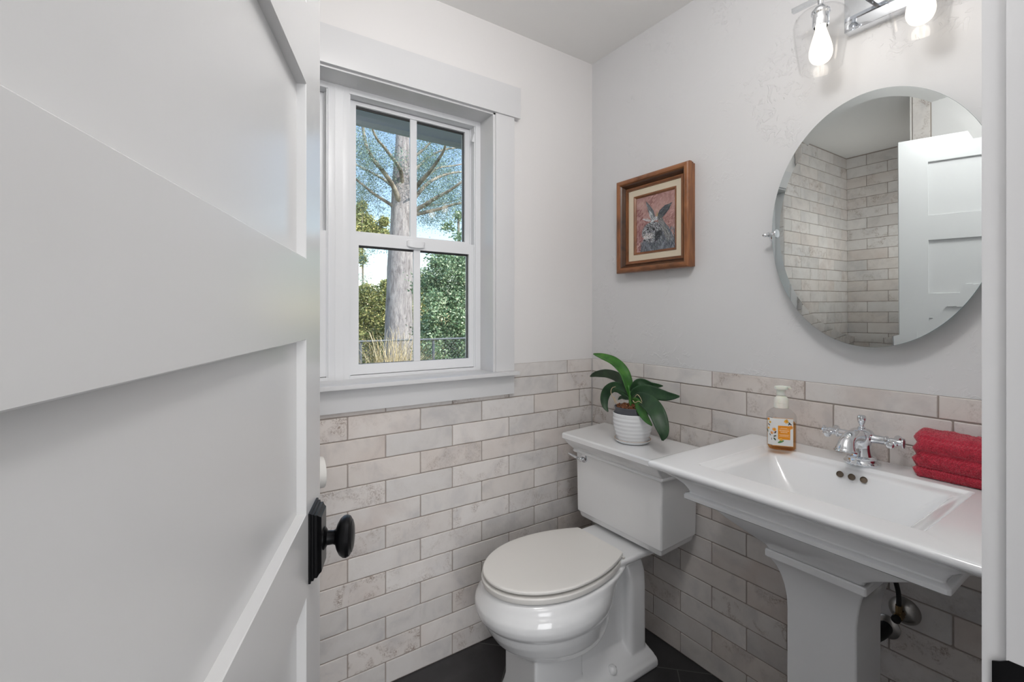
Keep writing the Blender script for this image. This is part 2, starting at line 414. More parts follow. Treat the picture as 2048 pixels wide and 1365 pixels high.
low = [(1.0205 - ROW * (k + 1), 1.0205 - ROW * k, 1 if k % 2 == 0 else 0, LEN) for k in range(13)]
low[-1] = (0.001, low[-1][1], low[-1][2], LEN)
def flipx(V, X): return [(2 * X - x, y, z) for x, y, z in V]
def fix(F, flip): return [f[::-1] for f in F] if flip else F
# back wall: wainscot under the window and beside it
V1, F1, A1, I1 = tiles('Y', XL, -.0008, low, -.2048, -.0767, LEN, seed=11)
top = [(1.0205, 1.0785, -.1490, .3046)]
V2, F2, A2, I2 = tiles('Y', -.50, -.0008, top, 0, 0, .3046, seed=12)
# shower part of the back wall, up to the ceiling
hi = [(1.0205 + ROW * k, min(1.0205 + ROW * (k + 1), CE), 1 if k % 2 == 1 else 0, LEN) for k in range(19)]
FUR = .05
b = bmesh.new(); box(b, XS, XL - .009, -FUR + .0052, P, 0, CE); struct(obj('wall_shower_back', b, 'paint_back'))
V3, F3, A3, I3 = tiles('Y', XS, XL, [r for r in low + hi if r[1] - r[0] > .01], -.2048, -.0767, LEN, seed=13)
V3 = [(x, y - FUR, z) for x, y, z in V3]
V4, F4, A4, I4 = tiles('X', -FUR + .001, 0, [(z * .3046, min(z * .3046 + .3046, CE), 0, .31) for z in range(9) if z * .3046 < CE - .02], 0, 0, .31, seed=14)
V4 = [(XL - x, y, z) for x, y, z in V4]
V, F, A, I = [], [], [], []
for v, f, a, i in ((V1, F1, A1, I1), (V2, F2, A2, I2), (V3, F3, A3, I3), (V4, F4, A4, I4)):
    s = len(V); V += v; F += [tuple(q + s for q in t) for t in f]; A += a; I += i
def quad(V, F, A, I, pts):
    s = len(V); V += pts; A += [(.5, .5, .5, 1)] * 4; F.append((s, s + 1, s + 2, s + 3)); I.append(1)
quad(V, F, A, I, [(XL, .0026, 0), (0, .0026, 0), (0, .0026, 1.02), (XL, .0026, 1.02)])
quad(V, F, A, I, [(-.50, .0026, 1.02), (0, .0026, 1.02), (0, .0026, 1.078), (-.50, .0026, 1.078)])
quad(V, F, A, I, [(XS, -FUR + .0028, 0), (XL - .002, -FUR + .0028, 0), (XL - .002, -FUR + .0028, CE), (XS, -FUR + .0028, CE)])
quad(V, F, A, I, [(XL - .0028, -FUR, 0), (XL - .0028, 0, 0), (XL - .0028, 0, CE), (XL - .0028, -FUR, CE)])
pyobj('brick_tiling', V, F, ['tile', 'grout'], wall_back, False, I, {'tile': A})
# mirror wall
V1, F1, A1, I1 = tiles('X', YF, -.0008, low, -.4738, -.6035, .2580, seed=21)
V2, F2, A2, I2 = tiles('X', YF, -.0008, [(1.0205, 1.0785, -.2995, .3052)], 0, 0, .3, seed=22)
s = len(V1); V1 += V2; F1 += [tuple(q + s for q in t) for t in F2]; A1 += A2; I1 += I2
quad(V1, F1, A1, I1, [(.0026, YF, 0), (.0026, 0, 0), (.0026, 0, 1.078), (.0026, YF, 1.078)])
pyobj('brick_tiling', V1, F1, ['tile', 'grout'], wall_right, False, I1, {'tile': A1})
# far shower wall and the shower side of the partition
V1, F1, A1, I1 = tiles('X', PYF, -.001, [r for r in low + hi if r[1] - r[0] > .01], -.178, -.306, .2580, seed=31)
V1 = [(XS - x + P + .004, y, z) for x, y, z in V1]
quad(V1, F1, A1, I1, [(XS + .0054, PYF, 0), (XS + .0054, 0, 0), (XS + .0054, 0, CE), (XS + .0054, PYF, CE)])
pyobj('brick_tiling', V1, F1, ['tile', 'grout'], wall_far, False, I1, {'tile': A1})
# tiled edge of the partition: a column of long tiles
V1, F1, A1, I1 = tiles('X', PYF - .085, PYF - .009, [(z * .3046, min(z * .3046 + .3046, CE), PYF - .009, .31) for z in range(9) if z * .3046 < CE - .02], 0, 0, .31, seed=41)
V1 = [(XL - x + .006, y, z) for x, y, z in V1]
quad(V1, F1, A1, I1, [(XL + .002, PYF - .088, 0), (XL + .002, PYF, 0), (XL + .002, PYF, CE), (XL + .002, PYF - .088, CE)])
s = len(V1); V1 += [(XL + .007, PYF - .0005, 0), (XL + .007, PYF - .008, 0), (XL + .007, PYF - .008, CE), (XL + .007, PYF - .0005, CE)]; A1 += [(.9, 0, 0, 1)] * 4; F1.append((s, s + 1, s + 2, s + 3)); I1.append(0)
pyobj('brick_tiling', V1, F1, ['tile', 'grout'], wall_left, False, I1, {'tile': A1})

# ---------------------------------------------------------------- window trim
def simple(name, m, *boxes, bev=.0015, parent=None, ang=32):
    b = bmesh.new()
    for q in boxes: box(b, *q, bev=bev)
    return obj(name, b, m, parent, ang)
CT = -.018                                               # casing face
struct(simple('trim_1', 'trim', (-1.764, -.421, -.026, P, 2.077, 2.2005)))                       # head casing
struct(simple('trim_2', 'trim', (-.535, -.447, CT, P, 1.053, 2.0775)))                          # right casing
struct(simple('trim_3', 'trim', (-1.764, -1.681, CT, P, 1.053, 2.0775)))                        # left casing
b = bmesh.new(); box(b, -1.764, -.442, -.050, P, 1.0385, 1.053, .003); box(b, WX0, WX1, 0, .16, 1.0385, 1.053)
struct(obj('trim_4', b, 'trim'))                                                                # stool
struct(simple('trim_5', 'trim', (-1.764, -.447, -.017, P, .9595, 1.0388)))                      # apron
struct(simple('trim_6', 'trim', (WX1, WX1 + .018, -.0115, .16, 1.05, 2.09), (WX0 - .018, WX0, -.0115, .16, 1.05, 2.09), (WX0 - .018, WX1 + .018, -.0115, .16, 2.070, 2.09)))  # jamb liners
# ---------------------------------------------------------------- double-hung window units
def window(name, x0, x1, label):
    w = thing(name, label, 'window', ((x0 + x1) / 2, .1, 1.053)); struct(w)
    z0, z1 = 1.053, 2.070
    b = bmesh.new()
    for q in ((x0, x0 + .024, .086, .160, z0, z1), (x1 - .024, x1, .086, .160, z0, z1), (x0 + .024, x1 - .024, .086, .160, z1 - .02, z1), (x0 + .024, x1 - .024, .086, .160, z0, z0 + .012)): box(b, *q, bev=.001)
    for xa in (x0 + .024, x1 - .024 - .004):              # track ribs beside the sashes
        for ya in (.091, .1245): box(b, xa, xa + .004, ya, ya + .004, z0 + .012, z1 - .02)
    obj('window_frame', b, 'vinyl', w)
    gx0, gx1 = x0 + .0575, x1 - .0495
    def sash(nm, y, za, zb, ga, gb, px0, px1):
        b = bmesh.new()
        for q in ((px0, gx0, y, y + .03, za, zb), (gx1, px1, y, y + .03, za, zb), (gx0, gx1, y, y + .03, gb, zb), (gx0, gx1, y, y + .03, za, ga)): box(b, *q)
        s_ = obj(nm, b, 'vinyl', w)
        mx = (gx0 + gx1) / 2 - .001
        b = bmesh.new(); box(b, mx - .0135, mx + .0135, y + .004, y + .012, ga, gb, .002)
        obj('muntin', b, 'vinyl', s_)
        b = bmesh.new()
        k = .004
        for q in ((gx0, gx0 + .002, ga, gb), (gx1 - k, gx1, ga, gb), (gx0, gx1, gb - .007, gb), (gx0, gx1, ga, ga + .001)): box(b, q[0], q[1], y + .011, y + .017, q[2], q[3])
        obj('glazing_gasket', b, 'gasket', s_)
        b = bmesh.new(); box(b, gx0, gx1, y + .013, y + .016, ga, gb); g_ = obj('glass_pane', b, 'pane', s_)
        return s_
    up = sash('upper_sash', .128, 1.545, z1 - .022, 1.580, 2.034, x0 + .026, x1 - .026)
    lo = sash('lower_sash', .094, z0 + .014, 1.566, 1.1025, 1.5255, x0 + .026, x1 - .020)
    xm = (x0 + x1) / 2
    b = bmesh.new(); lathe(b, [(.001, -.006), (.036, -.006), (.038, -.002), (.036, .004), (.02, .006), (.001, .006)], (xm - .004, .090, 1.548), (0, 0, 1), 28, sy=.0, sx=1)
    b.free()
    b = bmesh.new()
    r1 = [Vector((xm - .004 + .037 * math.cos(a), .094 - .014 * max(0, math.sin(a)), 1.535 + .0)) for a in [math.pi * i / 16 for i in range(17)]]
    rings = []
    for z, k in ((1.536, .82), (1.538, .95), (1.548, 1), (1.556, .98), (1.558, .9)):
        rings.append([Vector((xm - .004 + .037 * k * math.cos(a), .0945 - .016 * k * math.sin(a) ** .6 if 0 < a < math.pi else .0945, z - .006 * math.sin(a) * (1 if z < 1.54 else 0))) for a in [math.pi * i / 20 for i in range(21)]])
    loft(b, rings); obj('sash_lock', b, 'vinyl', lo)
    b = bmesh.new()
    t = bmesh.new(); vs = [t.verts.new(q) for q in ((x1 - .026, .088, 2.03), (x1 - .040, .088, 1.985), (x1 - .026, .088, 1.985), (x1 - .026, .097, 2.03), (x1 - .040, .097, 1.985), (x1 - .026, .097, 1.985))]
    for q in ((0, 1, 2), (5, 4, 3), (0, 3, 4, 1), (1, 4, 5, 2), (2, 5, 3, 0)): t.faces.new([vs[i] for i in q])
    if x1 > -.7: add(b, t); obj('tilt_latch', b, 'vinyl', w)
    return w
window('window_1', -1.096, WX1, 'white double-hung window unit beside the mirror-wall corner')
b = bmesh.new(); box(b, -1.121, -1.095, .085, .16, 1.053, 2.071); struct(obj('trim_12', b, 'vinyl'))
window('window_2', WX0, -1.120, 'white double-hung window unit hidden behind the open door')

# ---------------------------------------------------------------- door frame
struct(simple('trim_7', 'trim', (DX1, DX1 + .02, YF - .12, YF, 0, DZ), bev=.002))                       # strike jamb
struct(simple('trim_8', 'trim', (DX0 - .02, DX0, YF - .12, YF, 0, DZ), bev=.002))                       # hinge jamb
struct(simple('trim_9', 'trim', (DX0 - .02, DX1 + .02, YF - .12, YF, DZ, DZ + .02), bev=.002))
struct(simple('trim_10', 'trim', (DX1 + .004, DX1 + .092, YF, YF + .018, 0, DZ + .004), (DX0 - .092, DX0 - .004, YF, YF + .018, 0, DZ + .004), (DX0 - .11, DX1 + .11, YF, YF + .020, DZ + .004, DZ + .12), bev=.002))
struct(simple('trim_11', 'trim', (DX1 - .011, DX1, YF - .075, YF - .040, 0, DZ), (DX0, DX0 + .011, YF - .075, YF - .040, 0, DZ), (DX0, DX1, YF - .075, YF - .040, DZ - .011, DZ), bev=.001))
# strike plate with its curved lip
b = bmesh.new()
xs = DX1 - .0008
ring = []
for y, x in ((YF - .030, xs), (YF - .002, xs), (YF + .004, xs + .0006), (YF + .010, xs + .0028)):
    z0 = .880 if y < YF else .886; z1 = .9385 if y < YF else .934
    if y > YF + .008: z0 += .004; z1 -= .004
    ring.append([Vector((x, y, z0)), Vector((x, y, z1)), Vector((x + .0016, y, z1)), Vector((x + .0016, y, z0))])
loft(b, ring); sp = obj('strike_plate', b, 'black'); tag(sp, 'black metal strike plate let into the right door jamb', 'strike plate')

# ---------------------------------------------------------------- the open door
TH = R(21.5); DE = Vector((-1.350, -.7725, 0)); DV = Vector((math.sin(TH), math.cos(TH), 0)); DN = Vector((math.cos(TH), -math.sin(TH), 0))
def D(u, z, w=0): return DE - DV * u + DN * w + Vector((0, 0, z))
DW, DT, RC = .758, .035, .0125
us = [0, .105, DW - .105, DW]
zs = [.012]; pz = [(1.717, 1.965), (1.3555, 1.603), (.994, 1.2419), (.629, .877), (.267, .515)]
b = bmesh.new()
for side in (0, 1):
    w0 = 0 if side == 0 else -DT; sg = -1 if side == 0 else 1
    def fq(*p):
        vs = [b.verts.new(D(*q)) for q in p]; b.faces.new(vs)
    zl = [.012] + sorted([z for q in pz for z in q]) + [2.077]
    for i in range(len(zl) - 1):
        za, zb = zl[i], zl[i + 1]
        ispan = any(abs(za - p[0]) < 1e-6 for p in pz)
        for j in range(3):
            ua, ub = us[j], us[j + 1]
            if ispan and j == 1:
                k = .0022; wr = w0 + sg * RC
                o_ = [(ua, za), (ub, za), (ub, zb), (ua, zb)]; i1 = [(ua + .001, za + .001), (ub - .001, za + .001), (ub - .001, zb - .001), (ua + .001, zb - .001)]; i2 = [(ua + k, za + k), (ub - k, za + k), (ub - k, zb - k), (ua + k, zb - k)]
                for A_, B_, wa, wb in ((o_, i1, w0, w0 + sg * .0012), (i1, i2, w0 + sg * .0012, wr)):
                    for q in range(4):
                        r_ = (q + 1) % 4
                        fq((*A_[q], wa), (*A_[r_], wa), (*B_[r_], wb), (*B_[q], wb))
                fq(*[(*q, wr) for q in i2])
            else: fq((ua, za, w0), (ub, za, w0), (ub, zb, w0), (ua, zb, w0))
zA, zB = .012, 2.077
for A_, B_ in (((0, zA), (0, zB)), ((0, zB), (DW, zB)), ((DW, zB), (DW, zA)), ((DW, zA), (0, zA))):
    vs = [b.verts.new(D(*q)) for q in ((*A_, 0), (*B_, 0), (*B_, -DT), (*A_, -DT))]; b.faces.new(vs)
bmesh.ops.remove_doubles(b, verts=b.verts, dist=.00005)
door = struct(obj('door_1', b, 'door', ang=15), 'white five-panel shaker door standing open at left', 'door')
# escutcheon: stepped square plate, then neck and knob
KZ, KU = .9395, .062
def plate(side):
    s_ = 1 if side == 0 else -1; w0 = 0 if side == 0 else -DT
    b = bmesh.new(); rings = []
    for hw, hh, w in ((.031, .0505, 0), (.031, .0505, .003), (.0285, .048, .004), (.0285, .048, .0065), (.026, .0455, .0075), (.026, .0455, .011), (.0225, .042, .0135), (.0205, .040, .0162)):
        rings.append([D(KU + a * hw, KZ + c * hh, w0 + s_ * w) for a, c in ((-1, -1), (1, -1), (1, 1), (-1, 1))])
    loft(b, rings); obj('knob_plate', b, 'black', door, 20)
    b = bmesh.new(); ax = DN * s_
    lathe(b, [(.0165, .0160), (.0165, .0175), (.0135, .020), (.0105, .0215), (.0100, .030), (.0115, .0330), (.019, .0355), (.026, .0395), (.0298, .0445), (.0305, .0490), (.0285, .0535), (.0245, .0560), (.0235, .0563), (.023, .0572), (.017, .0592), (.008, .0602), (.0005, .0604)],
          D(KU, KZ, w0), ax, 40, sx=1, sy=1)
    obj('door_knob', b, 'black', door)
plate(0); plate(1)
b = bmesh.new()
for v in (0,):
    loft(b, [[D(-.0008 * k, KZ + c * .028, -DT / 2 + a * .0125) for a, c in ((-1, -1), (1, -1), (1, 1), (-1, 1))] for k in (0, 1)])
obj('latch_plate', b, 'black', door)
for hz in (.25, 1.05, 1.85):
    b = bmesh.new(); tube(b, [D(DW + .004, hz - .045, -DT - .004), D(DW + .004, hz + .045, -DT - .004)], .006, 12); obj('hinge', b, 'black', door)

# ================================================================= TOILET
TY = -.345
def smooth_half(tab, x):
    for (xa, ha), (xb, hb) in zip(tab, tab[1:]):
        if xb <= x <= xa:
            return ha + (hb - ha) * (xa - x) / (xa - xb)
    return 0
def egg(xb, xf, hb, hw, z, n=56, xc=None, p=2.0):
    """seat-like outline: straight back of half-width hb at x=xb, widest hw, rounded front tip at xf"""
    xc = xc if xc is not None else xf + (xb - xf) * .50
    right = []
    for i in range(n // 2 + 1):                       # from the tip round to the back, one side
        t = i / (n // 2); x = None
        a = math.pi / 2 * min(1, t / .62)
        if t <= .62: right.append((xc - (xc - xf) * math.cos(a) ** (2 / p) if a < math.pi / 2 else xc, hw * math.sin(a) ** (2 / p)))
        else:
            s_ = (t - .62) / .38; right.append((xc + (xb - xc) * s_, hw + (hb - hw) * s_ ** 2.1))
    pts = [Vector((x, TY - h, z)) for x, h in right] + [Vector((x, TY + h, z)) for x, h in reversed(right[1:])]
    return pts
toilet = thing('toilet', 'white two-piece toilet with closed lid in the corner beside the sink', 'toilet', (-.45, TY, 0))
# --- bowl and foot, fused into one porcelain body
b = bmesh.new()
sec = [(.186, -.33, -.640, .060, .112), (.215, -.325, -.695, .075, .150), (.250, -.322, -.735, .082, .171), (.285, -.320, -.758, .088, .1825), (.306, -.318, -.767, .091, .1885), (.314, -.318, -.768, .091, .1895),
       (.319, -.316, -.776, .094, .1935), (.330, -.314, -.786, .098, .199), (.348, -.312, -.792, .100, .2025), (.366, -.310, -.791, .102, .2015), (.380, -.308, -.783, .106, .197), (.392, -.302, -.776, .112, .190), (.403, -.296, -.771, .120, .186), (.412, -.290, -.765, .126, .182), (.416, -.29, -.757, .122, .176)]
loft(b, [egg(xb, xf, hb, hw, z) for z, xb, xf, hb, hw in sec])
loft(b, [rrect(xf, xb, TY - h, TY + h, r, z) for z, xf, xb, h, r in ((.372, -.36, -.13, .062, .03), (.392, -.37, -.115, .088, .03), (.410, -.38, -.10, .118, .03), (.424, -.38, -.09, .131, .03), (.436, -.38, -.088, .132, .03), (.441, -.38, -.09, .128, .03))])       # deck under the tank
loft(b, [rrect(-.652, -.455, TY - .086 * k, TY + .086 * k, .006, z) for z, k in ((.0, 1.32), (.018, 1.30), (.045, 1.14), (.075, 1.0), (.30, 1.0))])     # pedestal front
loft(b, [rrect(-.50, -.155, TY - h, TY + h, .03, z) for z, h in ((0, .068), (.16, .060), (.24, .058), (.33, .056), (.40, .062))])                        # trapway
loft(b, [rrect(-.240, -.152, TY - h, TY + h, .018, z) for z, h in ((0, .100), (.05, .100), (.30, .099), (.345, .096), (.372, .086), (.395, .06))])                    # rear column
lf = []
for z, o_ in ((0, 0), (.012, .004), (.030, .002), (.036, -.004), (.048, -.012), (.085, -.05), (.11, -.072)):
    lf.append([Vector((x, TY + y, z)) for x, y in ((-.128 + min(o_, 0) * .5, .128 + o_), (-.52, .128 + o_), (-.52, -.128 - o_), (-.128 + min(o_, 0) * .5, -.128 - o_))])
loft(b, lf)
bowl = obj('bowl', b, 'porcelain', toilet)
rm = bowl.modifiers.new('fuse', 'REMESH'); rm.mode = 'VOXEL'; rm.voxel_size = .0042; rm.use_smooth_shade = True
sm = bowl.modifiers.new('glaze', 'SMOOTH'); sm.factor = .5; sm.iterations = 5
for sg in (1, -1):
    b = bmesh.new(); lathe(b, [(.0155, 0), (.0155, .006), (.014, .014), (.009, .020), (.001, .022)], (-.335, TY + sg * .103, .056), n=20); obj('bolt_cap', b, 'porcelain', toilet)
# --- seat ring and lid
SY = -.345
b = bmesh.new()
ro = [egg(-.300, -.772 + d, .118 - d * .5, .179 - d, z) for z, d in ((.4205, .006), (.422, .002), (.427, 0), (.4370, 0), (.4400, .002), (.4408, .010))]
ri = [egg(-.330, -.705 - d, .085, .120 + d, z) for z, d in ((.4415, -.004), (.438, 0), (.424, 0), (.4195, -.003))]
loft(b, ro + ri + [ro[0]], False, False); obj('seat', b, 'seat', toilet)
b = bmesh.new()
loft(b, [egg(-.298, -.768 + d, .1165 - d * .4, .1755 - d, z) for z, d in ((.4468, .008), (.4474, .003), (.4505, 0), (.455, 0), (.4582, .0025), (.4595, .007), (.4608, .03), (.4618, .09))]); obj('lid', b, 'seat', toilet)
for sg in (1, -1):
    b = bmesh.new(); box(b, -.297, -.282, TY + sg * .075 - .014, TY + sg * .075 + .014, .4405, .4475, .002); obj('hinge', b, 'seat', toilet)
b = bmesh.new(); box(b, -.306, -.297, TY - .126, TY - .114, .4405, .4480, .0015); obj('hinge_tab', b, 'seat', toilet)
for sx, sg in ((-.70, .07), (-.70, -.07)):
    b = bmesh.new(); box(b, sx - .008, sx + .008, SY + sg - .005, SY + sg + .005, .4412, .4458, .001); obj('bumper', b, 'seat', toilet)
# --- tank: body, moulded base, lever, lid
TC, TX = -.355, -.225
def trap(xf, hf, xb, hb, z, r=.010):
    base = rrect(0, 1, -1, 1, .0001, z, 3); out = []
    cs = [(xb, TC + hb), (xf, TC + hf), (xf, TC - hf), (xb, TC - hb)]
    n = 4
    for k in range(4):
        p = Vector(cs[k] + (0,)); a = Vector(cs[k - 1] + (0,)); c = Vector(cs[(k + 1) % 4] + (0,))
        e1 = (a - p).normalized() * r; e2 = (c - p).normalized() * r
        for i in range(n + 1):
            t = i / n; q = (p + e1) * (1 - t) ** 2 + p * 2 * t * (1 - t) + (p + e2) * t * t
            out.append(Vector((q.x, q.y, z)))
    return out
b = bmesh.new()
loft(b, [trap(*q) for q in ((TX + .030, .180, -.03, .168, .4535, .006), (TX + .022, .188, -.03, .176, .4550, .006), (TX + .0135, .1965, -.026, .1850, .4585, .006), (TX + .0105, .1995, -.022, .1880, .4640, .006), (TX + .0085, .2015, -.020, .1900, .4760, .006), (TX + .0070, .2030, -.018, .1915, .4785, .006), (TX + .0060, .2040, -.017, .1925, .4790, .006), (TX + .0045, .2050, -.015, .1935, .4825, .006), (TX + .0005, .2080, -.013, .1960, .4840, .008), (TX, .2085, -.012, .1965, .486), (TX - .001, .2125, -.012, .202, .720))])
obj('tank', b, 'porcelain', toilet, 22)
b = bmesh.new()
loft(b, [trap(*q) for q in ((TX - .004, .214, -.012, .224, .7185, .006), (TX - .010, .219, -.010, .230, .7195, .006), (TX - .012, .221, -.010, .232, .7235, .006), (TX - .012, .221, -.010, .232, .7275, .006), (TX - .009, .219, -.010, .230, .7315, .006),
                           (TX - .0135, .2205, -.010, .234, .7345, .006), (TX - .021, .2235, -.010, .240, .7405, .006), (TX - .031, .2270, -.009, .248, .7500, .006), (TX - .041, .2305, -.009, .2565, .7610, .006), (TX - .048, .233, -.009, .2635, .7720, .006),
                           (TX - .0500, .234, -.009, .265, .7755, .006), (TX - .0550, .2365, -.008, .2675, .7765, .005), (TX - .0570, .2375, -.008, .269, .7790, .005), (TX - .0570, .2375, -.008, .269, .7945, .005), (TX - .0550, .2360, -.009, .2675, .7985, .005), (TX - .0510, .2330, -.011, .2645, .8, .005))])
obj('tank_lid', b, 'porcelain', toilet, 22)
b = bmesh.new(); LV = Vector((TX - .001, -.192, .7035))
lathe(b, [(.017, 0), (.017, .003), (.0155, .006), (.012, .0075), (.0075, .009), (.0065, .018), (.0085, .020), (.0085, .024), (.006, .026), (.0005, .0265)], LV, (-1, 0, 0), 24)
tube(b, [LV + Vector((-.021, 0, 0)), LV + Vector((-.028, .022, .004)), LV + Vector((-.033, .045, .010)), LV + Vector((-.035, .056, .013))], [.0055, .0050, .0042, .0030], 10)
obj('flush_lever', b, 'chrome', toilet)

# ================================================================= PEDESTAL SINK
SC = -1.079
sink = thing('pedestal_sink', 'white rectangular pedestal sink below the oval mirror', 'sink', (-.26, SC, 0))
def sr(xf, xb, h, r, z, hc=SC): return rrect(xf, xb, hc - h, hc + h, r, z)
b = bmesh.new()
T = .888
outer = [(-.350, -.13, .100, .008, .7020), (-.360, -.11, .108, .008, .7150), (-.385, -.08, .138, .010, .7380), (-.410, -.06, .180, .012, .7650), (-.420, -.05, .215, .012, .7850), (-.424, -.045, .236, .012, .7945),
         (-.438, -.03, .244, .008, .7950), (-.4555, -.02, .259, .006, .7955), (-.4590, -.018, .2625, .006, .7985), (-.4590, -.018, .2625, .006, .8070), (-.4560, -.018, .260, .006, .8105), (-.449, -.018, .2535, .006, .8120),
         (-.4475, -.018, .253, .006, .8150), (-.4500, -.017, .256, .006, .8220), (-.4570, -.016, .265, .006, .8340), (-.4690, -.014, .281, .006, .8470), (-.4850, -.012, .300, .006, .8575), (-.4955, -.010, .3140, .006, .8630), (-.4990, -.009, .3180, .006, .8650), (-.5000, -.009, .3190, .006, .8685),
         (-.5080, -.006, .3275, .006, .8690), (-.5130, -.005, .3325, .006, .8720), (-.5150, -.005, .3345, .006, .8765), (-.5145, -.005, .334, .006, .8825), (-.5115, -.005, .331, .007, .8865), (-.507, -.006, .326, .009, .8878), (-.4985, -.006, .3175, .01, .8874), (-.4950, -.006, .314, .01, T)]
rings = [sr(*q) for q in outer]
BX0, BX1, BYC, BH = -.432, -.104, -1.0725, .2275
inner = [(BX0 - .004, BX1 + .004, BH + .004, .010, T), (BX0, BX1, BH, .010, .8860), (BX0 + .002, BX1 - .004, BH - .006, .010, .8790), (BX0 + .003, BX1 - .012, BH - .018, .010, .8765), (BX0 + .005, BX1 - .022, BH - .028, .012, .8750),
         (BX0 + .008, BX1 - .028, BH - .034, .016, .8690), (BX0 + .018, BX1 - .042, BH - .050, .03, .8400), (BX0 + .040, BX1 - .062, BH - .075, .045, .7950), (BX0 + .062, BX1 - .085, BH - .100, .055, .7730), (BX0 + .10, BX1 - .12, BH - .14, .05, .7630), (-.29, -.23, .03, .025, .7600)]
rings += [rrect(x0, x1, BYC - h, BYC + h, r, z) for x0, x1, h, r, z in inner]
loft(b, rings); basin = obj('basin', b, 'porcelain', sink, 40)
for i, dy in enumerate((.026, 0, -.026)):
    b = bmesh.new(); c = Vector((-.1385, -1.0810 + dy, .8655)); ax = Vector((-.92, 0, .40)).normalized()
    lathe(b, [(.0005, -.0035), (.0075, -.0035), (.0078, .0005)], c, ax, 24, True, False); obj('overflow_hole', b, 'hole', sink)
b = bmesh.new(); lathe(b, [(.022, 0), (.022, .002), (.016, .003), (.014, .001), (.0005, .001)], (-.26, BYC, .7600)); obj('drain', b, 'chrome', sink)
b = bmesh.new()
loft(b, [rrect(xf, xb, SC - h, SC + h, .005, z) for xf, xb, h, z in ((-.362, -.12, .125, 0), (-.362, -.12, .125, .03), (-.335, -.14, .095, .06), (-.318, -.160, .078, .10), (-.3110, -.168, .0735, .30), (-.3105, -.168, .0735, .555), (-.3120, -.166, .0745, .585), (-.3160, -.162, .0780, .612), (-.3230, -.154, .0835, .638), (-.3330, -.143, .0905, .660), (-.3440, -.131, .0975, .676),
          (-.3470, -.128, .0995, .6795), (-.3520, -.124, .1045, .6815), (-.3535, -.122, .106, .684), (-.3535, -.122, .106, .698), (-.3515, -.124, .104, .7012))])
obj('pedestal', b, 'porcelain', sink, 24)
# --- supply valve and trap behind the pedestal
valve = thing('supply_valve', 'chrome angle stop valve with black hose behind the pedestal', 'valve', (0, -1.150, .515))
VC = Vector((-.0005, -1.150, .513))
b = bmesh.new(); lathe(b, [(.034, 0), (.034, .003), (.030, .010), (.020, .017), (.011, .020), (.0005, .020)], VC, (-1, 0, 0), 32); obj('escutcheon', b, 'chrome_dull', valve)
b = bmesh.new(); lathe(b, [(.008, .018), (.008, .034), (.011, .035), (.011, .052), (.008, .054), (.008, .062), (.0005, .062)], VC, (-1, 0, 0), 6)
tube(b, [VC + Vector((-.043, 0, 0)), VC + Vector((-.043, 0, .028))], .0075, 8); obj('valve_body', b, 'brass', valve)
b = bmesh.new(); tube(b, [VC + Vector((-.058, 0, 0)), VC + Vector((-.066, 0, 0))], .010, 10); obj('handle', b, 'rubber', valve)
b = bmesh.new(); tube(b, crom([VC + Vector((-.043, 0, .026)), VC + Vector((-.045, .002, .07)), VC + Vector((-.060, .020, .15)), VC + Vector((-.075, .05, .22))]), .0055, 10); obj('supply_hose', b, 'rubber', valve)
b = bmesh.new(); tube(b, crom([(-.001, -1.112, .452), (-.05, -1.112, .452), (-.10, -1.100, .445), (-.13, -1.09, .41), (-.15, -1.085, .44), (-.155, -1.08, .54), (-.155, -1.08, .68)]), .016, 14); obj('drain_pipe', b, 'rubber', sink)
b = bmesh.new(); lathe(b, [(.030, 0), (.030, .003), (.018, .010), (.0005, .010)], (-.0005, -1.112, .452), (-1, 0, 0), 28); obj('pipe_escutcheon', b, 'chrome_dull', sink)

# ================================================================= FAUCET
F0 = Vector((-.072, -1.080, T))
fau = thing('faucet', 'chrome single-post faucet with two cross handles behind the basin', 'faucet', F0)
b = bmesh.new()
lathe(b, [(0.0379, 0), (0.0390, .002), (0.0390, .005), (0.0356, .008), (0.0328, .011), (0.0316, .0145), (0.0322, .0155), (0.0322, .0185), (0.0288, .0205), (0.0254, .022), (0.0237, .026), (0.0215, .034), (0.0203, .044), (0.0207, .052), (0.0232, .060), (0.0266, .067), (0.0277, .074), (0.0269, .081), (0.0232, .087), (0.0169, .0905), (0.0102, .092), (0.0068, .0935), (0.0007, .094)], F0, n=40)
obj('body', b, 'chrome', fau)
b = bmesh.new()
lathe(b, [(.0085, .0925), (.0090, .0945), (.0060, .0965), (.0050, .0995), (.0058, .103), (.0080, .108), (.0097, .114), (.0100, .120), (.0090, .1245), (.0060, .1265), (.0006, .127)], F0, n=28); obj('lift_rod_knob', b, 'chrome', fau)
b = bmesh.new()
sp = crom([F0 + Vector((-.010, 0, .072)), F0 + Vector((-.040, 0, .078)), F0 + Vector((-.068, 0, .0785)), F0 + Vector((-.086, 0, .072)), F0 + Vector((-.096, 0, .058)), F0 + Vector((-.099, 0, .048))], 6)
nn = len(sp); rr = [.0185 - .002 * math.sin(math.pi * i / (nn - 1)) + (.0065 * max(0, (i / (nn - 1) - .6) / .4)) for i in range(nn)]
tube(b, sp, rr, 24); lathe(b, [(.0245, 0), (.0258, .002), (.0258, .005), (.023, .006), (.020, .0055), (.0005, .003)], sp[-1] + Vector((.001, 0, .003)), (-.22, 0, -1), 28); obj('spout', b, 'chrome', fau)
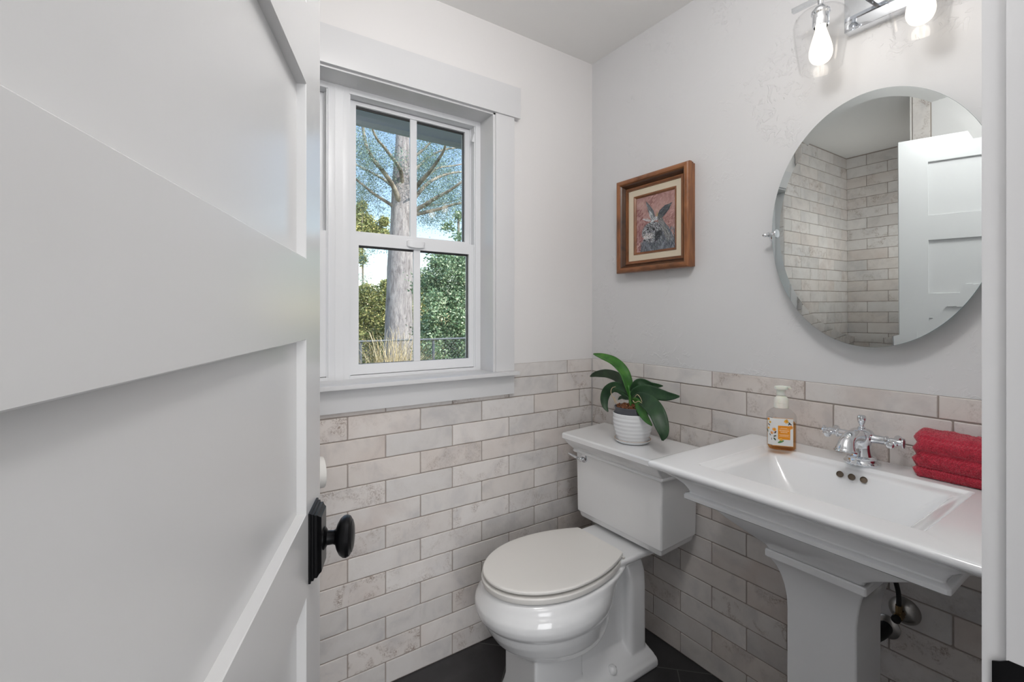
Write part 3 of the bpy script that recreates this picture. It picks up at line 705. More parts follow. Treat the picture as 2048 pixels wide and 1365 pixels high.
for sg in (1, -1):
    h = thing('handle', '', '', F0 + Vector((0, sg * .05, .07)))
    del h['label']; del h['category']; h.parent = fau; h.location = Vector((0, sg * .05, .07))
    a0 = F0 + Vector((0, sg * .018, .070)); ax = Vector((0, sg, .02)).normalized()
    b = bmesh.new(); lathe(b, [(.0125, 0), (.0120, .006), (.0105, .014), (.0105, .032), (.0125, .034), (.0125, .0375), (.0085, .039), (.0070, .041), (.0095, .044), (.0095, .058), (.0075, .060), (.0070, .066), (.0115, .0675), (.0128, .0690), (.0120, .0715), (.006, .0725), (.0005, .0728)], a0, ax, 28)
    obj('barrel', b, 'chrome', h)
    hub = a0 + ax * .051
    for an in (0, 180):
        d = Vector((math.cos(R(an + 8)), 0, math.sin(R(an + 8))))
        b = bmesh.new(); lathe(b, [(.0070, .002), (.0060, .010), (.0058, .016), (.0074, .020), (.0086, .027), (.0084, .031), (.0060, .0345), (.0005, .0355)], hub, d, 18); obj('spoke', b, 'chrome', h)

# ================================================================= SOAP BOTTLE
B0 = Vector((-.105, -.893, T)); BA = math.atan2(CAM.y - B0.y, CAM.x - B0.x) + R(9)      # direction the label faces
bf = Vector((math.cos(BA), math.sin(BA), 0)); bs = Vector((-bf.y, bf.x, 0))             # front, and towards the viewer's right
if bs.dot(RT) < 0: bs = -bs
soap = thing('soap_bottle', 'clear pump bottle of amber hand soap with a floral label', 'soap bottle', B0)
def octa(hw, hd, ch, z):
    return [B0 + bs * x + bf * y + Vector((0, 0, z)) for x, y in ((hw - ch, hd), (-hw + ch, hd), (-hw, hd - ch), (-hw, -hd + ch), (-hw + ch, -hd), (hw - ch, -hd), (hw, -hd + ch), (hw, hd - ch))]
b = bmesh.new()
HW, HD, CH = .0365, .027, .011
loft(b, [octa(HW - .004, HD - .004, CH - .001, 0), octa(HW - .001, HD - .001, CH, .002), octa(HW, HD, CH, .006), octa(HW, HD, CH, .097), octa(HW - .002, HD - .002, CH, .104), octa(HW - .009, HD - .006, .011, .112), octa(.0175, .0165, .008, .119), octa(.0165, .0155, .0075, .121)])
bt = obj('bottle_body', b, 'bottle', soap, 25)
b = bmesh.new(); loft(b, [octa(HW - .005, HD - .005, CH, .0015), octa(HW - .0022, HD - .0022, CH, .006), octa(HW - .0022, HD - .0022, CH, .079)]); obj('liquid_soap', b, 'soap', soap, 25)
b = bmesh.new()
lathe(b, [(.0165, .119), (.0190, .120), (.0192, .133), (.0188, .134), (.0192, .1345), (.0190, .142), (.0160, .149), (.0120, .153), (.0085, .1545), (.0085, .1755), (.010, .176), (.0005, .1765)], B0, n=32); obj('pump_collar', b, 'pump', soap)
b = bmesh.new(); lathe(b, [(.0120, .172), (.0175, .1735), (.0180, .178), (.0170, .1815), (.011, .183), (.0005, .1835)], B0, n=28)
nz = [B0 + bs * .006 + Vector((0, 0, .1785)), B0 + bs * .021 + Vector((0, 0, .178)), B0 + bs * .0235 + Vector((0, 0, .1745))]
tube(b, nz, [.0055, .0045, .0038], 12)
lathe(b, [(.0118, .156), (.0118, .173)], B0, n=24, cap0=True); obj('pump_head', b, 'pump', soap)
# label: wraps the front face and both chamfers; artwork lies on it
LV_, LF_, LC_ = [], [], []
WHT, ORG = (.80, .80, .79, 1), lin((240, 150, 12))
path = [(-HW, HD - CH), (-HW + CH, HD), (HW - CH, HD)]
def lp(s, z, lift):          # s in metres along the wrap, 0 at the left edge of the front face
    a, c = Vector(path[1]), Vector(path[2])
    if s < 0: a, c = Vector(path[1]), Vector(path[0]); L_ = (c - a).length; q = a + (c - a) * (-s / L_); nrm = Vector((-.707, .707))
    else: L_ = (c - a).length; q = a + (c - a) * (s / L_); nrm = Vector((0, 1))
    q = q + nrm * lift
    return B0 + bs * q.x + bf * q.y + Vector((0, 0, z))
def lq(pts, col, lift):
    s_ = len(LV_)
    for p in pts: LV_.append(lp(p[0], p[1], lift)); LC_.append(col)
    LF_.append(tuple(range(s_, s_ + len(pts))))
FWD = 2 * (HW - CH); CHL = CH * 1.414
Z0, Z1 = .014, .094
lq([(-CHL, Z0), (-1e-6, Z0), (-1e-6, Z1), (-CHL, Z1)], WHT, .0004); lq([(-.0006, Z0), (0, Z0), (0, Z1), (-.0006, Z1)], WHT, .00055); lq([(0, Z0), (FWD, Z0), (FWD, Z1), (0, Z1)], WHT, .0004)
for z in (Z0 + .0006, Z1 - .0006): lq([(0, z - .0006), (FWD, z - .0006), (FWD, z + .0006), (0, z + .0006)], lin((222, 160, 84)), .0006)
for z in (Z0 + .0006, Z1 - .0006): lq([(-CHL, z - .0005), (-.0001, z - .0005), (-.0001, z + .0005), (-CHL, z + .0005)], lin((70, 50, 40)), .0006)
ox0, ox1, oz0, oz1 = .013, .0435, .033, .072
lq([(ox0, oz0), (ox1, oz0), (ox1, oz1), (ox0, oz1)], ORG, .0006)
pk = lin((255, 214, 170))
for i, (z, a, c_, hh) in enumerate(((.0655, .25, .75, .0006), (.0632, .12, .88, .0006), (.0582, .10, .90, .0013), (.0535, .22, .78, .0012), (.0468, .08, .92, .0007), (.0442, .16, .84, .0007), (.0415, .08, .92, .0006))):
    x = ox0 + (ox1 - ox0) * a; xe = ox0 + (ox1 - ox0) * c_; g_ = random.Random(i)
    while x < xe:
        w_ = g_.uniform(.0009, .0022); lq([(x, z - hh), (min(x + w_, xe), z - hh), (min(x + w_, xe), z + hh), (x, z + hh)], pk, .0008); x += w_ + .0006
def petal(cx, cz, r, ang, ln, wd, col, lift):
    ca, sa = math.cos(ang), math.sin(ang); pts = []
    for i in range(8):
        t = 2 * math.pi * i / 8; px, pz = ln * .5 * (1 + math.cos(t)), wd * .5 * math.sin(t)
        X = cx + px * ca - pz * sa; 
        if X > FWD - .0003: X = FWD - .0003
        pts.append((X, cz + px * sa + pz * ca))
    lq(pts, col, lift)
g_ = random.Random(3)
def flower(cx, cz, r, col=(250, 178, 60)):
    for i in range(6): petal(cx, cz, r, i * 1.047 + .3, r * g_.uniform(.85, 1.1), r * .75, lin(tuple(min(255, int(c * g_.uniform(.9, 1.06))) for c in col)), .0010 + .00006 * i)
    petal(cx - r * .15, cz, r, 0, r * .34, r * .34, lin((150, 70, 40)), .0016)
flower(.034, .0855, .0062); flower(.0455, .069, .0058, (246, 160, 60)); flower(.0205, .032, .0050, (248, 190, 90)); flower(.0040, .0600, .0055, (246, 168, 60)); flower(-.0025, .0500, .0045, (240, 160, 100)); flower(-.0125, .0880, .0042, (246, 176, 80)); flower(-.0075, .0800, .0036, (240, 180, 70)); flower(-.0120, .0620, .0034, (246, 186, 90))
for cx, cz, an, ln, wd, c_ in ((.038, .0745, .9, .009, .0028, (60, 60, 44)), (.040, .079, -.3, .008, .0030, (56, 70, 60)), (.0445, .0775, 2.3, .008, .0032, (60, 66, 50)), (.004, .049, 1.0, .0085, .0040, (92, 62, 44)), (.001, .040, .4, .0085, .0036, (60, 62, 44)), (.0015, .037, -.9, .010, .0042, (62, 84, 52)), (-.0055, .041, 2.2, .007, .0026, (70, 70, 50)),
                          (-.0030, .036, -1.5, .007, .0018, (60, 60, 50)), (.012, .0225, .45, .018, .0062, (96, 140, 80)), (-.0135, .050, 1.9, .011, .0030, (80, 100, 72)), (-.0120, .074, -.8, .006, .0026, (60, 50, 66)), (-.0100, .071, 2.4, .006, .0024, (70, 50, 60))):
    petal(cx, cz, 0, an, ln, wd, lin(c_), .0013)
pyobj('label', LV_, LF_, 'printed', soap, attrs={'col': LC_})

# ================================================================= RED TOWEL
tw = []
sec = [(-.076, .002), (-.081, .010), (-.081, .020), (-.0765, .0245), (-.081, .029), (-.084, .040), (-.0825, .052), (-.0785, .0575), (-.0785, .0625), (-.0825, .068), (-.083, .080), (-.079, .090), (-.0735, .0935), (-.070, .099), (-.060, .106), (-.045, .1095), (-.022, .110), (-.012, .104), (-.011, .060), (-.012, .010), (-.016, .001), (-.045, .0005)]
secd = []
for i in range(len(sec)):
    a, c = sec[i], sec[(i + 1) % len(sec)]
    k = max(1, int(math.hypot(a[0] - c[0], a[1] - c[1]) / .0022))
    for j in range(k): secd.append((a[0] + (c[0] - a[0]) * j / k, a[1] + (c[1] - a[1]) * j / k))
rings = []; NY = 190; TY0, TY1 = -1.190, -1.428
for i in range(NY + 1):
    t = i / NY; y = TY0 + (TY1 - TY0) * t
    e = min(1, t / .05); e2 = min(1, (1 - t) / .05); k = min(math.sqrt(1 - (1 - e) ** 2), math.sqrt(1 - (1 - e2) ** 2)) if min(e, e2) < 1 else 1
    ring_ = []
    for x, z in secd:
        cx, cz = -.046, .055
        lay = .006 * math.sin(z * 200) * (1 - k)
        X = cx + (x - cx) * (.72 + .28 * k); Z = max(.0006, cz + (z - cz) * (.80 + .20 * k))
        p = Vector((X, y + lay, Z)); q = p * 90
        nz_ = noise.noise(q) * .0022 + noise.noise(p * 24) * .0035 + noise.noise(p * 330) * .0016
        band = abs(z - .060) < .0075 or abs(z - .0265) < .0045 or abs(z - .092) < .0035
        if band: nz_ = .0012 * math.sin((y + z * .9) * 950)
        dx, dz = X - cx, Z - cz; L_ = math.hypot(dx, dz) + 1e-6
        ring_.append(Vector((min(-.004, X + dx / L_ * nz_ - (.004 * t if x < -.06 else 0)), y + lay, max(.0004, Z + (dz / L_ * nz_ if z > .004 else 0)) - .006 * t * (z / .11)) ) + Vector((0, 0, T)))
    rings.append(ring_)
towel = thing('hand_towel', 'folded red terry hand towel on the sink ledge right of the faucet', 'towel', (-.046, -1.30, T))
b = bmesh.new(); loft(b, rings); obj('towel_cloth', b, 'towel', towel, 80)
# loose pile standing off the cloth
pv, pf = [], []; g_ = random.Random(9)
for i in range(30000):
    a = g_.randrange(1, NY - 1); k = g_.randrange(len(secd)); z = secd[k][1]
    if secd[k][0] > -.02 or z < .004 or abs(z - .060) < .0065 or abs(z - .0265) < .004 or abs(z - .092) < .003: 
        if a > 10: continue
    p = rings[a][k]; c_ = Vector((-.046, p.y, T + .055)); n_ = (p - c_).normalized()
    if a < 10: n_ = (n_ + Vector((0, 1.2, 0))).normalized()
    d = (n_ + Vector((g_.uniform(-.6, .6), g_.uniform(-.6, .6), g_.uniform(-.7, .5)))).normalized(); s_ = Vector((g_.uniform(-1, 1), g_.uniform(-1, 1), g_.uniform(-1, 1))).normalized() * .0005
    l_ = g_.uniform(.0012, .0026); s = len(pv); m_ = p + d * l_ * .6 + Vector((0, 0, -.0004)); e_ = m_ + (d + Vector((0, 0, -.6))) * l_ * .4
    pv += [p - s_ - n_ * .0004, p + s_ - n_ * .0004, m_ + s_, m_ - s_, e_]; pf += [(s, s + 1, s + 2, s + 3), (s + 3, s + 2, s + 4)]
o = pyobj('terry_pile', [tuple(v) for v in pv], pf, 'towel', towel); o['kind'] = 'stuff'

# ================================================================= MIRROR
MY, MZ, MA, MB_, TILT = -1.0875, 1.529, .2515, .3375, R(.5)
MX = -.046
mir = thing('oval_mirror', 'frameless oval tilting mirror above the sink', 'mirror', (MX, MY, MZ))
def mp_(y, z, x): 
    zz = z - MZ; return Vector((MX + x * math.cos(TILT) - zz * math.sin(TILT), y, MZ + zz * math.cos(TILT) + x * math.sin(TILT)))
NM = 160
def ell(k, x): return [mp_(MY + (MA - k) * math.cos(2 * math.pi * i / NM), MZ + (MB_ - k) * math.sin(2 * math.pi * i / NM), x) for i in range(NM)]
b = bmesh.new()
rr = loft(b, [ell(.0235, 0), ell(.0005, .0007)], True, False)
b2 = bmesh.new(); 
g_o = obj('mirror_glass', b, 'mirror', mir, 1, recalc=False)
for p_ in g_o.data.polygons: p_.use_smooth = False
b2.free()
b = bmesh.new(); loft(b, [ell(.0005, .0008), ell(0, .0014), ell(0, .0045), ell(.001, .005)], False, True); obj('glass_edge', b, 'mirror_edge', mir, 60)
for sg in (1, -1):
    pc = Vector((MX - .001, MY + sg * (MA - .004), 1.5265))
    b = bmesh.new()
    lathe(b, [(.0005, .0305), (.0045, .0295), (.0066, .0265), (.0066, .0235), (.0045, .0205), (.0040, .0195), (.0060, .0185), (.0072, .0160), (.0068, .0125), (.0042, .0105), (.0042, .0095), (.0055, .0085), (.0050, .0040), (.0065, -.002), (.0090, -.0065), (.0125, -.0095), (.0130, -.011), (.0125, -.0122), (.0005, -.0125)], pc, (0, sg, 0), 28)
    obj('pivot', b, 'chrome', mir)
    b = bmesh.new(); w0 = Vector((P, pc.y + sg * .014, pc.z))
    lathe(b, [(.0215, 0), (.0215, .003), (.019, .006), (.012, .010), (.0065, .014), (.0055, .022), (.0055, .048)], w0, (-1, 0, 0), 28); obj('wall_post', b, 'chrome', mir)

# ================================================================= VANITY LIGHT
LX, LZ = -.120, 2.135
van = thing('vanity_light', 'chrome two-light wall fixture with clear glass shades above the mirror', 'light fixture', (0, -1.108, 2.12))
b = bmesh.new(); box(b, -.028, P, -1.192, -1.024, 2.058, 2.190, .002); obj('backplate', b, 'chrome', van)
b = bmesh.new(); box(b, LX - .006, LX + .006, -1.285, -.931, LZ - .006, LZ + .006, .001); obj('crossbar', b, 'chrome', van)
for y in (-1.075, -1.141):
    b = bmesh.new(); box(b, LX - .004, -.026, y - .006, y + .006, LZ - .006, LZ + .006, .001); obj('arm', b, 'chrome', van)
for sg, y in ((1, -1.003), (-1, -1.213)):
    c = Vector((LX, y, 0))
    b = bmesh.new(); lathe(b, [(.007, 2.129), (.007, 2.116), (.012, 2.112), (.021, 2.100), (.0225, 2.098), (.0225, 2.092), (.0195, 2.088), (.0195, 2.060), (.0185, 2.056), (.0165, 2.056), (.0165, 2.072), (.0005, 2.074)], c, n=32)
    obj('socket', b, 'chrome', van)
    b = bmesh.new()
    pr = [(.0225, 2.0955), (.040, 2.0945), (.053, 2.090), (.0615, 2.081), (.0648, 2.068), (.0645, 2.055), (.0600, 2.010), (.0535, 1.965), (.0500, 1.943)]
    ins = [(r - .0022, z if i else z) for i, (r, z) in enumerate(pr)]; ins[0] = (.0225, 2.0930); ins[1] = (.039, 2.0920)
    lathe(b, pr + [(.0489, 1.9422)] + ins[::-1], c, n=64, cap0=False, cap1=False); obj('glass_shade', b, 'shade', van)
    bl = thing('bulb', '', '', (0, 0, 0)); del bl['label']; del bl['category']; bl.parent = van; bl.location = c + Vector((0, 0, 2.03)) - van.location
    bp = [(p.x, p.z) for p in crom([(.0125, 0, 2.062), (.013, 0, 2.050), (.017, 0, 2.035), (.0235, 0, 2.012), (.0275, 0, 1.992), (.0270, 0, 1.978), (.0215, 0, 1.965), (.012, 0, 1.958), (.0005, 0, 1.9565)], 5)]
    b = bmesh.new(); lathe(b, bp, c, n=48, cap0=True); obj('bulb_glass', b, 'bulb', bl, 70)
    b = bmesh.new(); lathe(b, [(.0125, 2.075), (.0125, 2.060), (.006, 2.050), (.004, 2.035), (.0005, 2.033)], c, n=20); obj('bulb_base', b, 'chrome_dull', bl)
    b = bmesh.new()
    for k in range(6):
        a = 2 * math.pi * k / 6; tube(b, [c + Vector((.006 * math.cos(a), .006 * math.sin(a), 2.028)), c + Vector((.0125 * math.cos(a + .3), .0125 * math.sin(a + .3), 1.998)), c + Vector((.0075 * math.cos(a + .5), .0075 * math.sin(a + .5), 1.974))], .0016, 8)
    obj('filament', b, 'filament', bl)
    lamp('bulb_light', 'POINT', c + Vector((0, 0, 1.996)), .25, (1, .93, .86), shadow_soft_size=.022)

# ================================================================= PICTURE
PY0, PY1, PZ0, PZ1 = -.5385, -.1865, 1.4530, 1.8400
PD = P
pic = thing('framed_painting', 'small painting of a shaggy grey animal in a carved wood frame', 'picture', (PD, (PY0 + PY1) / 2, PZ0))
def fsweep(prof, mi_, name, m_):
    b = bmesh.new(); rings = []
    for ins, h in prof: rings.append([Vector((PD - h, y, z)) for y, z in ((PY1 - ins, PZ0 + ins), (PY0 + ins, PZ0 + ins), (PY0 + ins, PZ1 - ins), (PY1 - ins, PZ1 - ins))])
    loft(b, rings, False, False); return obj(name, b, m_, pic, 12)
fsweep([(.004, 0), (.004, .012), (.0015, .014), (.0015, .022), (0, .024), (0, .038), (.002, .043), (.006, .0465), (.012, .048), (.018, .0465), (.021, .042), (.022, .040)], 0, 'frame', 'wood')
fsweep([(.022, .040), (.026, .036), (.031, .027), (.035, .0215), (.036, .0215)], 0, 'frame_cove', 'wood_dark')
fsweep([(.036, .0215), (.0365, .0245), (.040, .0255), (.0435, .0245), (.044, .0215), (.0445, .0225), (.0475, .0225), (.048, .018)], 0, 'frame_bead', 'wood')
fsweep([(.048, .018), (.0485, .019), (.072, .0165), (.0725, .015)], 0, 'linen_liner', 'linen')
fsweep([(.0725, .015), (.073, .0175), (.077, .0175), (.082, .0125), (.083, .010)], 0, 'inner_fillet', 'wood')
b = bmesh.new(); I_ = .0825
box(b, PD - .0105, PD - .004, PY0 + I_, PY1 - I_, PZ0 + I_, PZ1 - I_); canvas = obj('canvas', b, 'canvas', pic)
cw, ch_ = (PY1 - PY0) - 2 * I_, (PZ1 - PZ0) - 2 * I_
SV, SF, SCc = [], [], []; g_ = random.Random(5); lift = [0]
def stroke(p, q, ang, ln, wd, col):
    """one daub of paint; p to the right, q up, both 0..1; ang measured from 'right', towards 'up'"""
    lift[0] += 1; x = PD - .01055 - lift[0] * 2.2e-7
    y0, z0 = PY1 - I_ - p * cw, PZ0 + I_ + q * ch_; pts = []
    for i in range(7):
        t = i / 6; w = wd * math.sin(math.pi * (.12 + .80 * t)); bx = (t - .5) * ln; by = .05 * ln * math.sin(math.pi * t)
        pts.append((bx, by, w))
    s = len(SV)
    for bx, by, w in pts:
        for sg in (-1, 1):
            u_ = bx * math.cos(ang) - (by + sg * w) * math.sin(ang); v_ = bx * math.sin(ang) + (by + sg * w) * math.cos(ang)
            yy = min(PY1 - I_, max(PY0 + I_, y0 - u_)); zz = min(PZ1 - I_, max(PZ0 + I_, z0 + v_))
            SV.append((x, yy, zz)); SCc.append(lin(col))
    for i in range(6): SF.append((s + 2 * i, s + 2 * i + 1, s + 2 * i + 3, s + 2 * i + 2))
def gcol(lo_, hi_, tint=(0, 3, 8)):
    v = g_.uniform(lo_, hi_); return tuple(max(0, min(255, v + t + g_.uniform(-5, 5))) for t in tint)
def fill(pts, col):
    lift[0] += 1; x = PD - .01055 - lift[0] * 2.2e-7; s = len(SV)
    for p, q in pts: SV.append((x, PY1 - I_ - p * cw, PZ0 + I_ + q * ch_)); SCc.append(lin(col))
    SF.append(tuple(range(s, s + len(pts))))
for i in range(300):           # dusky background
    p, q = g_.random(), g_.random(); base = (176, 138, 132) if p + q > .9 else (140, 94, 94)
    v_ = g_.uniform(-13, 15); stroke(p, q, g_.uniform(.2, 1.5), .013, .0026, tuple(c + v_ for c in base))
fill([(.10, 0), (1, 0), (1, .12), (.93, .26), (.84, .38), (.74, .47), (.60, .50), (.40, .42), (.22, .25), (.14, .12)], (92, 98, 108))
fill([(.42 + .27 * math.cos(a * .2094), .335 + .185 * math.sin(a * .2094)) for a in range(30)], (84, 84, 88))
fill([(.40, .52), (.36, .70), (.27, .88), (.33, .86), (.46, .72), (.52, .56)], (104, 108, 112)); fill([(.52, .55), (.62, .70), (.76, .77), (.91, .775), (.86, .68), (.74, .59), (.62, .52)], (74, 80, 86))
for i in range(900):           # body and shoulder
    p = g_.uniform(.12, 1.0); q = g_.uniform(0, .36) ** 1.0 
    top_ = .12 + .30 * math.sin(min(1, (p - .05) / .75) * math.pi / 1.6)
    if q > top_: continue
    stroke(p, q, g_.uniform(1.2, 2.0), .012, .0007, gcol(90, 165, (0, 5, 12)) if g_.random() < .72 else gcol(40, 70))
for i in range(420):           # mane on the right of the head
    t = g_.random(); p = .62 + .24 * t + g_.uniform(-.05, .05); q = .55 - .38 * t + g_.uniform(-.06, .06)
    stroke(p, q, -1.05 + g_.uniform(-.3, .3), .014, .0006, gcol(50, 175, (4, 5, 5)))
for i in range(1100):           # head
    a, r_ = g_.uniform(0, 2 * math.pi), math.sqrt(g_.random()); p = .42 + .27 * r_ * math.cos(a); q = .33 + .185 * r_ * math.sin(a)
    an = a + math.pi / 2 + g_.uniform(-.5, .5) if r_ > .5 else g_.uniform(-.9, .3) - 1
    dark = (p > .50 and q < .34) or g_.random() < .36
    stroke(p, q, an if q < .4 else 2.4 - (p - .42) * 3 + g_.uniform(-.25, .25), .0085, .00065, gcol(22, 62) if dark else gcol(110, 225))
for i in range(110):           # lighter muzzle
    p, q = .27 + g_.uniform(-.07, .16), .27 + g_.uniform(-.05, .05); stroke(p, q, .5 + g_.uniform(-.4, .4), .008, .0008, gcol(150, 235, (4, 2, 0)))
stroke(.20, .245, .2, .006, .0026, (196, 150, 140)); stroke(.21, .215, .2, .006, .0024, (24, 22, 26)); stroke(.235, .20, .1, .010, .0014, (20, 20, 22))
for i in range(26): stroke(.47 + g_.uniform(-.02, .02), .385 + g_.uniform(-.012, .012), g_.uniform(0, 3), .005, .0018, (16, 15, 18))
stroke(.475, .39, .4, .0018, .0008, (220, 220, 225))
for i in range(18): stroke(.31 + g_.uniform(-.015, .015), .40 + g_.uniform(-.01, .01), g_.uniform(0, 3), .004, .0014, (18, 17, 20))
def ear(x0, y0, x1, y1, w, n, lo_, hi_):
    an = math.atan2((y1 - y0) * ch_, (x1 - x0) * cw)
    for i in range(n):
        t = g_.random(); s_ = g_.uniform(-1, 1) * w * math.sin(math.pi * min(1, .25 + t * .75)) ** .8
        stroke(x0 + (x1 - x0) * t - math.sin(an) * s_, y0 + (y1 - y0) * t + math.cos(an) * s_ * .75, an + g_.uniform(-.2, .2), .010, .0007, gcol(lo_, hi_, (0, 4, 8)))
ear(.47, .56, .27, .905, .055, 150, 60, 150); ear(.44, .56, .36, .72, .05, 60, 150, 225); ear(.58, .58, .92, .775, .075, 200, 45, 120); ear(.56, .58, .40, .52, .05, 60, 170, 230); ear(.40, .55, .18, .60, .03, 40, 170, 225)
for i in range(10): stroke(.55 + g_.uniform(-.02, .03), .64 + g_.uniform(-.03, .03), 1.4, .008, .0012, (178, 156, 110))
pyobj('painted_animal', SV, SF, 'strokes', canvas, attrs={'col': SCc})

# ================================================================= ORCHID
PC = Vector((-.153, -.377, .800))
plant = thing('potted_orchid', 'potted orchid without flowers in a white ribbed pot on the toilet tank', 'plant', PC)
b = bmesh.new(); lathe(b, [(.045, 0), (.054, .001), (.062, .006), (.0665, .012), (.0675, .014), (.0655, .0145), (.060, .010), (.050, .006), (.0005, .0055)], PC, n=56); obj('saucer', b, 'pot', plant)
b = bmesh.new(); lathe(b, [(.0652, .0143), (.0660, .0152), (.0672, .0146)], PC, n=56, cap0=False, cap1=False); obj('saucer_rim', b, 'terracotta', plant)
b = bmesh.new(); pr = [(.048, .0065), (.0535, .0075), (.0565, .012)]
for i in range(56):
    t = i / 55; z = .012 + .096 * t; r = .0565 + .0165 * math.sin(min(1, t * 1.25) * math.pi / 2) + (.0006 * math.sin(t * 2 * math.pi * 6.5) if .04 < t < .93 else 0); pr.append((r, z))
pr += [(.0735, .1105), (.0720, .112), (.0700, .1105), (.0690, .100), (.0005, .098)]
lathe(b, pr, PC, n=64); obj('pot', b, 'pot', plant, 60)
NP = PC + Vector((-.002, .004, 0))
b = bmesh.new(); lathe(b, [(.052, .05), (.0600, .1085), (.0615, .130), (.0640, .1305), (.0640, .134), (.0605, .134), (.0590, .124), (.0005, .124)], NP, n=48); obj('nursery_pot', b, 'nursery', plant)
b = bmesh.new(); g_ = random.Random(2)
for i in range(150):
    a, r = g_.uniform(0, 6.28), .053 * math.sqrt(g_.random()); c = NP + Vector((r * math.cos(a), r * math.sin(a), .126 + g_.uniform(0, .010) + (.006 if r < .03 else 0)))
    s_ = g_.uniform(.004, .008); t = bmesh.new(); bmesh.ops.create_cube(t, size=s_)
    rot = Matrix.Rotation(g_.uniform(0, 3), 3, 'X') @ Matrix.Rotation(g_.uniform(0, 3), 3, 'Z')
    for v in t.verts: v.co = rot @ Vector((v.co.x * 1.5, v.co.y, v.co.z * .6)) + c
    add(b, t)
o = obj('bark_medium', b, 'bark', plant, 10); o['kind'] = 'stuff'
def leaf(pts, w, m_, tilt, fold=.18, name='leaf'):
    """pts: (px, py, X) read off the photograph onto planes X = const; w: largest half-width"""
    mid = crom([onX(x, y, X) for x, y, X in pts], 6); n = len(mid); V_, F_ = [], []
    K = 8
    for i, p in enumerate(mid):
        t = i / (n - 1); tg = (mid[min(i + 1, n - 1)] - mid[max(i - 1, 0)]).normalized(); view = (CAM - p).normalized()
        side = tg.cross(view).normalized(); nr = side.cross(tg).normalized()
        s_ = side * math.cos(tilt) + nr * math.sin(tilt); up = s_.cross(tg).normalized()
        hw = w * (math.sin(math.pi * min(1, (t * .93 + .07)) ** .85) ** .62 if t < 1 else 0) * (1 if t > .12 else .45 + .55 * t / .12)
        if t > .985: hw = w * .12
        for k in range(K + 1):
            u = k / K * 2 - 1; V_.append(tuple(p + s_ * hw * u + up * (abs(u) ** 1.6 * hw * fold - hw * fold * .4)))
    for i in range(n - 1):
        for k in range(K): a = i * (K + 1) + k; F_.append((a, a + 1, a + K + 2, a + K + 1))
    o = pyobj(name, V_, F_, m_, plant, True)
    so = o.modifiers.new('thickness', 'SOLIDIFY'); so.thickness = .0022; so.offset = 0
    return o
b_ = (1261, 797, -.155)
leaf([b_, (1256, 768, -.155), (1246, 742, -.156), (1228, 723.5, -.156), (1206, 713.5, -.155), (1187, 708, -.153)], .0235, 'leaf_light', R(-38), .25)
leaf([b_, (1249, 770, -.150), (1234, 754, -.140), (1213, 747.5, -.128), (1193, 749, -.115), (1180.5, 753.5, -.105)], .0215, 'leaf', R(32), .22)
leaf([b_, (1246, 779, -.16), (1229, 774, -.168), (1215, 782, -.175), (1209, 797, -.180), (1210, 812, -.182), (1216, 824, -.184)], .0195, 'leaf', R(4), .20)
leaf([b_, (1247, 788, -.165), (1235, 782, -.172), (1225, 783, -.178)], .0095, 'leaf', R(30), .2)
leaf([b_, (1266, 778, -.150), (1275, 766, -.145), (1286, 765, -.130), (1301, 770.5, -.110), (1315, 772, -.098), (1326, 772.5, -.09)], .0135, 'leaf', R(-6), .2)
leaf([b_, (1275, 786, -.152), (1292, 783.5, -.146), (1312, 788, -.138), (1335, 793, -.128), (1359, 793.5, -.118)], .0250, 'leaf', R(4), .16)
leaf([(1262, 799, -.158), (1282, 798, -.170), (1300, 808, -.190), (1314, 826, -.208), (1323, 850, -.218), (1327, 868, -.222), (1325, 882, -.224)], .0285, 'leaf', R(6), .18)
leaf([(1264, 801, -.158), (1274, 806, -.175), (1283, 822, -.190), (1293, 838, -.200), (1304, 852, -.206)], .0185, 'leaf_light', R(-35), .2)
leaf([b_, (1252, 796, -.150), (1243, 795, -.146), (1236, 800, -.142)], .008, 'leaf', R(10), .2)
b = bmesh.new(); tube(b, crom([onX(1262, 815, -.155), onX(1261, 800, -.155), onX(1259, 782, -.155), onX(1256, 772, -.155)]), [.008, .006], 12); obj('stem', b, 'leaf_light', plant)
for pts in (((1231, 808, -.185), (1228, 800, -.19), (1223, 790, -.192), (1222, 782, -.192), (1225, 776, -.188), (1231, 774, -.184)), ((1266, 802, -.18), (1270, 806, -.19), (1277, 803, -.195), (1284, 807, -.198)), ((1268, 798, -.17), (1274, 790, -.175), (1280, 795, -.18), (1284, 804, -.19)), ((1228, 794, -.19), (1233, 805, -.188), (1238, 812, -.18))):
    b = bmesh.new(); tube(b, crom([onX(*q) for q in pts], 5), [.0017, .0011], 8); obj('aerial_root', b, 'root', plant)

# ================================================================= TOILET PAPER
tp = thing('toilet_paper_roll', 'white toilet paper roll on the wall holder, mostly behind the door edge', 'toilet paper', (-1.243, -.068, .797))
b = bmesh.new(); lathe(b, [(.020, -.05), (0.0455, -.05), (.0465, -.048), (.0465, .048), (0.0455, .05), (.020, .05), (.020, -.05)], (-1.243, -.070, .797), (1, 0, 0), 44, False, False); obj('paper', b, 'paper', tp)
b = bmesh.new(); lathe(b, [(.0195, -.0495), (.0195, .0495)], (-1.243, -.070, .797), (1, 0, 0), 30, False, False); obj('cardboard_core', b, 'linen', tp)
ho = thing('toilet_paper_holder', 'chrome single-arm paper holder mounted on the brick tile', 'paper holder', (-1.315, 0, .797))
b = bmesh.new(); tube(b, crom([(-1.315, 0, .797), (-1.315, -.055, .797), (-1.300, -.068, .797), (-1.28, -.070, .797), (-1.19, -.070, .797)]), .006, 12); lathe(b, [(.022, 0), (.022, .004), (.012, .008), (.001, .008)], (-1.315, 0, .797), (0, -1, 0), 24); obj('arm', b, 'chrome', ho)

